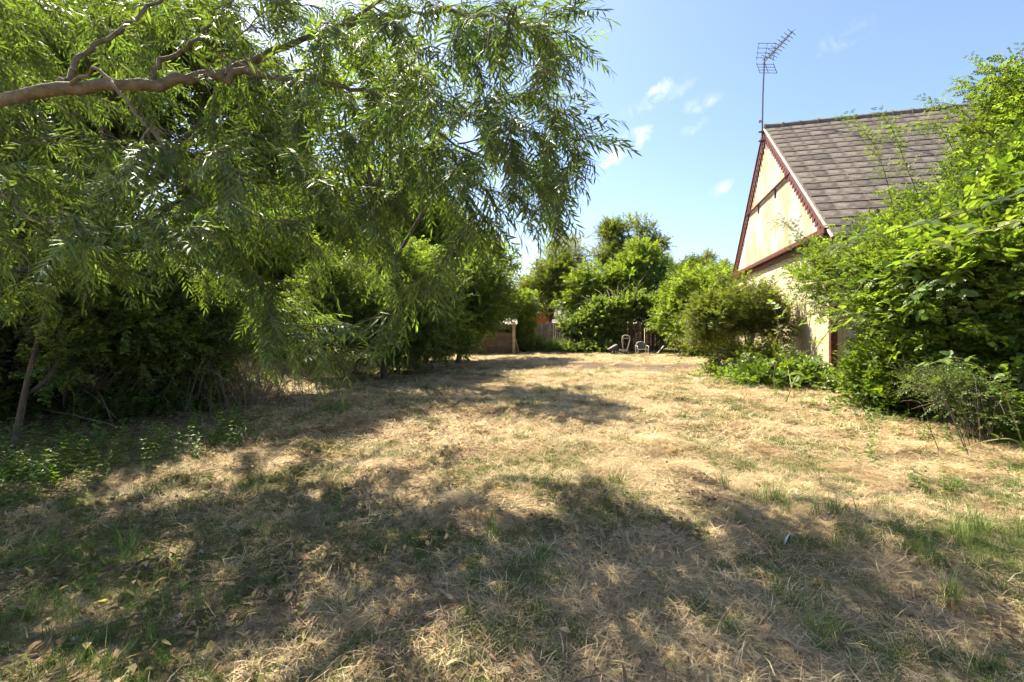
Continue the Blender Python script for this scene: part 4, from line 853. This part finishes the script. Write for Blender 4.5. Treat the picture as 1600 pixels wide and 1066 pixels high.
def patch(name, key, label, spots, n, scl, tilt=.15):
    A = []
    for (px_, py_, rx, ry) in spots:
        c = on_ground(px_, py_); m_ = max(2, int(n * rx * ry)); q = rng.normal(0, .5, (m_, 2)) * [rx, ry] + c[:2]; A.append(q)
    A = np.concatenate(A); A = A[~in_house(A[:, 0], A[:, 1])]; m_ = len(A); pts = np.column_stack([A, g(A[:, 0], A[:, 1])])
    rot = np.stack([rng.normal(0, tilt, m_), rng.normal(0, tilt, m_), rng.uniform(0, 6.28, m_)], 1)
    return tag(scatter(name, key, pts, rot, rng.uniform(*scl, m_)), label, kind='stuff')
X_, Y_ = field(2600, 1.3, 7.5); ok = (vnoise(X_ / .8, Y_ / .8, 70) + .35 * np.clip(-X_ / 3, -.6, 1) > .58) & ~in_house(X_, Y_); X_, Y_ = X_[ok], Y_[ok]; m_ = len(X_)
tag(scatter('leaf_litter', 'litter', np.stack([X_, Y_, g(X_, Y_) + .012], 1), np.stack([rng.normal(0, .1, m_), rng.normal(0, .1, m_), rng.uniform(0, 6.28, m_)], 1), rng.uniform(.6, 1.1, m_)), 'scattered brown leaf litter and twig scraps on the shaded lawn', kind='stuff')
patch('tall_grass', 'tall', 'taller tufts of green grass standing in the lawn', [(1130, 765, .10, .10), (1250, 790, .3, .15), (1320, 810, .2, .15), (1185, 790, .1, .1), (960, 760, .25, .12), (1490, 770, .3, .15), (1560, 850, .3, .2), (1430, 870, .3, .15), (1510, 940, .3, .15), (1270, 980, .25, .15), (800, 830, .2, .12), (520, 640, .5, .2), (670, 610, .4, .15), (700, 605, .3, .15), (30, 1000, .25, .2), (150, 1040, .3, .15), (60, 880, .4, .25)], 170, (.35, .8))
patch('weeds', 'weed', 'low broad-leaved weeds under the thicket on the left', [(150, 720, 1.0, .5), (60, 750, .7, .5), (260, 690, 1.0, .4), (330, 670, .7, .3), (200, 655, 1.2, .5), (20, 700, .7, .6), (30, 790, .4, .2), (400, 600, .8, .5), (-60, 760, .8, .6)], 150, (.45, 1.1), .25)
patch('weeds', 'weed', 'leafy weeds along the lawn edge below the house', [(1330, 640, 1.0, .4), (1400, 660, .8, .3), (1270, 622, .9, .3), (1460, 690, .5, .3), (1560, 740, .5, .25), (1150, 605, 1., .3), (1480, 770, .4, .2), (1350, 720, .4, .2)], 80, (.35, .9), .25)
patch('meadow_grass', 'hay', 'sunlit long dry grass in the gap in the left hedge', [(420, 585, 1.4, 1.6), (460, 575, 1.4, 1.6), (380, 590, 1.0, 1.2), (300, 565, 2., 2.), (430, 556, 2.5, 2.5), (350, 620, .8, .5)], 75, (.7, 1.5), .2)
patch('clover', 'weed', 'small clover-like leaves in the shaded lawn', [(180, 1010, .5, .3), (330, 1000, .4, .25), (120, 830, .8, .5), (80, 930, .5, .3), (250, 780, .8, .4), (420, 760, .6, .3), (500, 800, .5, .3), (250, 1045, .3, .2), (40, 860, .6, .5), (160, 900, .6, .4), (60, 980, .5, .35)], 190, (.13, .32), .6)

# ------------------------------------------------------------------ small things on the lawn
LEAFY = []
for nm, c in (('yellow_leaf', (.55, .42, .06)), ('tan_leaf', (.48, .33, .16)), ('orange_leaf', (.42, .19, .06)), ('pale_leaf', (.55, .50, .28))):
    L_ = leaf_narrow(.10, .024, .22) if nm != 'tan_leaf' else leaf_simple(.07, .045); LEAFY.append((nm, mesh_data('fallen_leaf', L_[0], L_[1], STRAW, np.tile(c, (len(L_[0]), 1)))))
LL = {0: 'yellow willow leaf fallen on the grass', 1: 'curled tan leaf lying on dry grass', 2: 'orange brown leaf lying on dry grass', 3: 'pale cream willow leaf on the grass'}
spots = [(170, 945, 0), (775, 768, 0), (1022, 902, 0), (455, 665, 0), (320, 820, 0), (130, 740, 0), (600, 745, 0), (300, 780, 0), (120, 778, 1), (892, 998, 1), (1200, 1003, 1), (565, 965, 2), (800, 1050, 2), (480, 880, 2), (1330, 945, 2), (290, 880, 2), (1490, 965, 2), (55, 1048, 3), (695, 1050, 3), (650, 858, 3), (40, 915, 3), (470, 745, 3), (1280, 917, 1), (1160, 1046, 2), (1365, 1040, 2), (560, 792, 0), (225, 1030, 0), (880, 740, 3), (1120, 860, 3), (410, 815, 1), (960, 955, 2), (715, 950, 2)]
for (x_, y_, k) in spots:
    p = on_ground(x_, y_); o = bpy.data.objects.new('fallen_leaf', LEAFY[k][1]); link(o); o.location = p + [0, 0, .025]; o.rotation_euler = (rng.normal(0, .25), rng.normal(0, .3), rng.uniform(0, 6.28)); s_ = rng.uniform(.55, .85); o.scale = (s_, s_, s_)
    tag(o, LL[k], 'leaf', LEAFY[k][0].split('_')[0] + ' leaves on the lawn')
def stick(label, pl, r0, forks=(), lift=.02):
    pts = [on_ground(*q[:2]) + [0, 0, lift + (q[2] if len(q) > 2 else 0)] for q in pl]; mb = MB(); p = smooth_path(pts, 16); p[1:-1] += rng.normal(0, r0 * .5, (14, 3)); mb.tube(p, np.linspace(r0, r0 * .5, 16), 6)
    for fk in forks:
        q = [p[int(fk[0] * 15)]] + [on_ground(*z[:2]) + [0, 0, lift + .01] for z in fk[1:]]; mb.tube(smooth_path(q, 8) if len(q) > 2 else q, np.linspace(r0 * .6, r0 * .3, 8 if len(q) > 2 else 2), 5)
    return tag(mb.build('fallen_stick', DEADWOOD, None, True), label, 'stick')
stick('long bent twig with a curved fork lying on shaded grass', [(205, 885), (265, 876), (320, 868), (400, 855)], .008, [(.4, (250, 858), (225, 856))])
stick('straight brown twig lying below the long bent twig', [(297, 915), (340, 913), (380, 908)], .007)
stick('dark rotting stick half buried beside white pebbles', [(105, 1015), (150, 990), (200, 970), (250, 960)], .009)
stick('short dark twig lying toward the stake end of the shaded grass', [(455, 1003), (480, 985), (500, 965)], .006)
stick('pale forked twig standing out of the grass tuft', [(1320, 1010), (1312, 1000, .05), (1345, 985, .06), (1340, 975, .08)], .004, [(.4, (1300, 985))])
stick('thin bleached twig angled across the dry grass', [(1420, 1035), (1450, 1020), (1470, 1015)], .005)
stick('dark fallen branch reaching from thicket onto weeds', [(60, 650, .1), (130, 664, .08), (185, 676, .05), (245, 690)], .014)
stick('thin twig lying in the open grass under a yellow leaf', [(770, 845), (785, 860), (797, 872)], .005)
M_STONE = surf('white_flint', [(.3, (.45, .44, .42)), (.7, (.68, .67, .65))], 9, .8, .4)
for (x_, y_, r_) in ((70, 993, .009), (117, 1004, .012), (245, 946, .007), (282, 967, .010), (1283, 968, .008), (1277, 917, .007), (972, 815, .007)):
    p = on_ground(x_, y_); mb = MB(); n1 = 7; v = [p + [0, 0, r_ * 1.3]]
    for i, (a_, h_) in enumerate(((.75, 1.0), (1., .5), (.8, -.3))):
        for k in range(n1): t_ = 2 * math.pi * k / n1; v.append(p + np.array([a_ * r_ * 1.4 * math.cos(t_), a_ * r_ * math.sin(t_), h_ * r_ + .004]) * rng.uniform(.9, 1.1, 3) ** [1, 1, 1] if False else p + np.array([a_ * r_ * 1.4 * math.cos(t_) * rng.uniform(.85, 1.15), a_ * r_ * math.sin(t_) * rng.uniform(.85, 1.15), h_ * r_ + .012]))
    f = [(0, 1 + k, 1 + (k + 1) % n1) for k in range(n1)] + [(1 + i * n1 + k, 1 + (i + 1) * n1 + k, 1 + (i + 1) * n1 + (k + 1) % n1, 1 + i * n1 + (k + 1) % n1) for i in range(2) for k in range(n1)]
    tag(mb.add(v, f).build('pebble', M_STONE, None, True), 'small white flint pebble in the grass', 'pebble', 'white pebbles on the lawn')
# black and white feather standing in the straw
p = on_ground(1226, 853); mb = MB(); M_FB = surf('feather_black', [(.3, (.015, .015, .018)), (.7, (.05, .05, .06))], 30, .5, .2); M_FW = surf('feather_white', [(.3, (.6, .6, .62)), (.7, (.8, .8, .8))], 30, .6, .2)
fe = empty('feather', p, 'black feather with a pale stripe stuck upright in the straw', 'feather')
sp_ = smooth_path([p, p + [.012, 0, .035], p + [.035, .005, .075]], 8)
w_ = np.array([.004, .012, .016, .017, .016, .013, .008, .001]); nrm = np.array([.7, -.5, -.5]); nrm /= np.linalg.norm(nrm)
def vane(s0, s1): 
    v = [];
    for q, k in zip(sp_, w_): v += [q + nrm * k * s0 * 1.2, q + nrm * k * s1 * 1.2]
    vb = [q + np.array([0, .0012, 0]) for q in v]; n2 = len(v)
    return v + vb, [(2 * i, 2 * i + 1, 2 * i + 3, 2 * i + 2) for i in range(7)] + [(n2 + 2 * i, n2 + 2 * i + 2, n2 + 2 * i + 3, n2 + 2 * i + 1) for i in range(7)]
obj('vane', *vane(.08, 1), M_FB, fe); obj('vane', *vane(-.4, -.08), M_FW, fe); MB().tube(sp_, .0016, 5).build('quill', M_FW, fe)

# ------------------------------------------------------------------ mower, grass box, chair and plank by the far fence
M_TUBE = surf('pale_tube', [(.3, (.42, .36, .28)), (.7, (.58, .52, .42))], 20, .45, 0, metal=.2)
M_DECK = surf('mower_deck', [(.3, (.30, .24, .17)), (.7, (.45, .38, .28))], 12, .6, .2)
M_BLK = surf('black_plastic', [(.3, (.02, .02, .022)), (.7, (.045, .045, .05))], 20, .5, .1)
M_GREY = surf('grey_plastic', [(.3, (.12, .11, .11)), (.7, (.20, .185, .18))], 12, .6, .2)
M_SEAT = surf('slate_blue_fabric', [(.3, (.06, .085, .09)), (.7, (.12, .15, .15))], 30, .8, .3)
mo = on_ground(977, 554); s1 = mo[1] / F
mow = empty('lawn_mower', mo, 'old lawn mower with upright looped tube handle by the far fence', 'lawn mower')
def mp_(px_, py_, dy=0): return P(px_, py_, mo[1] + dy)
loop = smooth_path([mp_(979, 549), mp_(981.5, 541), mp_(984, 532), mp_(983.5, 526), mp_(980, 524.2), mp_(975, 524.3), mp_(972.5, 527), mp_(972, 534), mp_(973, 542), mp_(974, 549)], 40)
MB().tube(loop, .022, 7).build('handle', M_TUBE, mow, True)
MB().bar(mp_(973, 529), mp_(983, 528.5), .025).build('crossbar', M_TUBE, mow)
c = mo + [-.05, .22, .16]; prof = [(-.26, -.04), (-.28, .03), (-.2, .1), (.12, .11), (.24, .05), (.25, -.04)]; v = [c + [a_, -.22, b_] for a_, b_ in prof] + [c + [a_, .30, b_] for a_, b_ in prof]
obj('deck', v, [tuple(range(6)), tuple(range(11, 5, -1))] + [(i, i + 6, (i + 1) % 6 + 6, (i + 1) % 6) for i in range(6)], M_DECK, mow)
MB().tube([c + [-.03, .03, .08], c + [-.03, .03, .20], c + [-.03, .03, .24]], [.11, .10, .06], 10).build('engine', M_BLK, mow, True)
for sx_ in (-.2, .2):
    for sy_ in (-.24, .32):
        q = mo + [-.05 + sx_, .22 + sy_, .085]; w2 = MB().tube([q - [0, .02, 0], q + [0, .02, 0]], .09, 14).build('wheel', M_BLK, mow); MB().tube([q - [0, .026, 0], q + [0, .026, 0]], .04, 10).build('hub', M_TUBE, w2)
gb = on_ground(962, 554); box = empty('grass_box', gb, 'dark grey grass collecting box tipped over beside the mower', 'box')
ca, sa = math.cos(.5), math.sin(.5); X_ = np.array([ca, 0, sa]); Z_ = np.array([-sa, 0, ca]); cc = gb + [0, .15, .22]
v = []; 
for y_ in (-.2, .2): v += [cc + X_ * a_ + Z_ * b_ + [0, y_, 0] for a_, b_ in ((-.24, -.14), (.2, -.17), (.25, .1), (-.22, .13))]
obj('shell', v, [(0, 1, 2, 3), (7, 6, 5, 4)] + [(i, i + 4, (i + 1) % 4 + 4, (i + 1) % 4) for i in range(4)], M_BLK, box)
MB().box(cc + Z_ * .135 + X_ * .01, X_ * .26, (0, .22, 0), Z_ * .022).build('lid', M_GREY, box)
for e_ in (-.15, .13): MB().bar(gb + [e_, -.06, 0], gb + [e_ * .4, -.06, .16], .03).build('strut', M_TUBE, box)
ch = on_ground(1001, 555); chair = empty('garden_chair', ch, 'garden chair with arched tube frame and blue-grey seat by the fence', 'chair')
def cp_(a_, b_, h_): return ch + np.array([a_, b_, h_])
for y_, top in ((.28, .66),):
    pa = smooth_path([cp_(-.22, y_, 0), cp_(-.24, y_, .4), cp_(-.18, y_, .6), cp_(-.05, y_, top), cp_(.08, y_, top), cp_(.21, y_, .58), cp_(.27, y_, .38), cp_(.27, y_, 0)], 36); MB().tube(pa, .018, 7).build('back_frame', M_TUBE, chair, True)
for sg in (-1, 1):
    pa = smooth_path([cp_(.26 * sg, -.22, 0), cp_(.26 * sg, -.21, .34), cp_(.27 * sg, -.15, .46), cp_(.26 * sg, .25, .47)], 20); MB().tube(pa, .017, 7).build('leg', M_TUBE, chair, True)
MB().bar(cp_(-.25, -.2, .30), cp_(.25, -.2, .30), .028).build('rail', M_TUBE, chair)
n3 = 6; v = []; 
for i in range(n3 + 1):
    for j in range(n3 + 1): a_ = -.24 + .48 * i / n3; b_ = -.2 + .46 * j / n3; v.append(cp_(a_, b_, .325 - .05 * math.sin(math.pi * i / n3) * math.sin(math.pi * j / n3)))
quad = lambda m_: [(i * (m_ + 1) + j, i * (m_ + 1) + j + 1, (i + 1) * (m_ + 1) + j + 1, (i + 1) * (m_ + 1) + j) for i in range(m_) for j in range(m_)]
o = obj('seat', v, quad(n3), M_SEAT, chair, None, True); o.modifiers.new('thick', 'SOLIDIFY').thickness = .025
v = []
for i in range(n3 + 1):
    for j in range(n3 + 1): a_ = -.2 + .42 * i / n3; h_ = .34 + (.30 - .10 * abs(i / n3 - .45) ** 1.5 * 2) * j / n3; v.append(cp_(a_, .26 + .05 * math.sin(math.pi * i / n3) * (j / n3), h_))
o = obj('backrest', v, quad(n3), M_SEAT, chair, None, True); o.modifiers.new('thick', 'SOLIDIFY').thickness = .025
q0 = on_ground(1024, 554); q1 = P(1037, 540.5, q0[1] + .35)
tag(MB().bar(q0 - [0, 0, .02], q1, .07, .03).build('plank', M_POST), 'short pale plank propped in the shrubs beside the chair', 'plank')
q0 = on_ground(1012, 552) + [0, .3, .05]; tag(MB().bar(q0 - [.05, 0, .04], on_ground(1026, 552) + [0, .3, .03], .09, .09).build('timber', M_FEN), 'weathered timber lying on the ground behind the chair', 'timber')
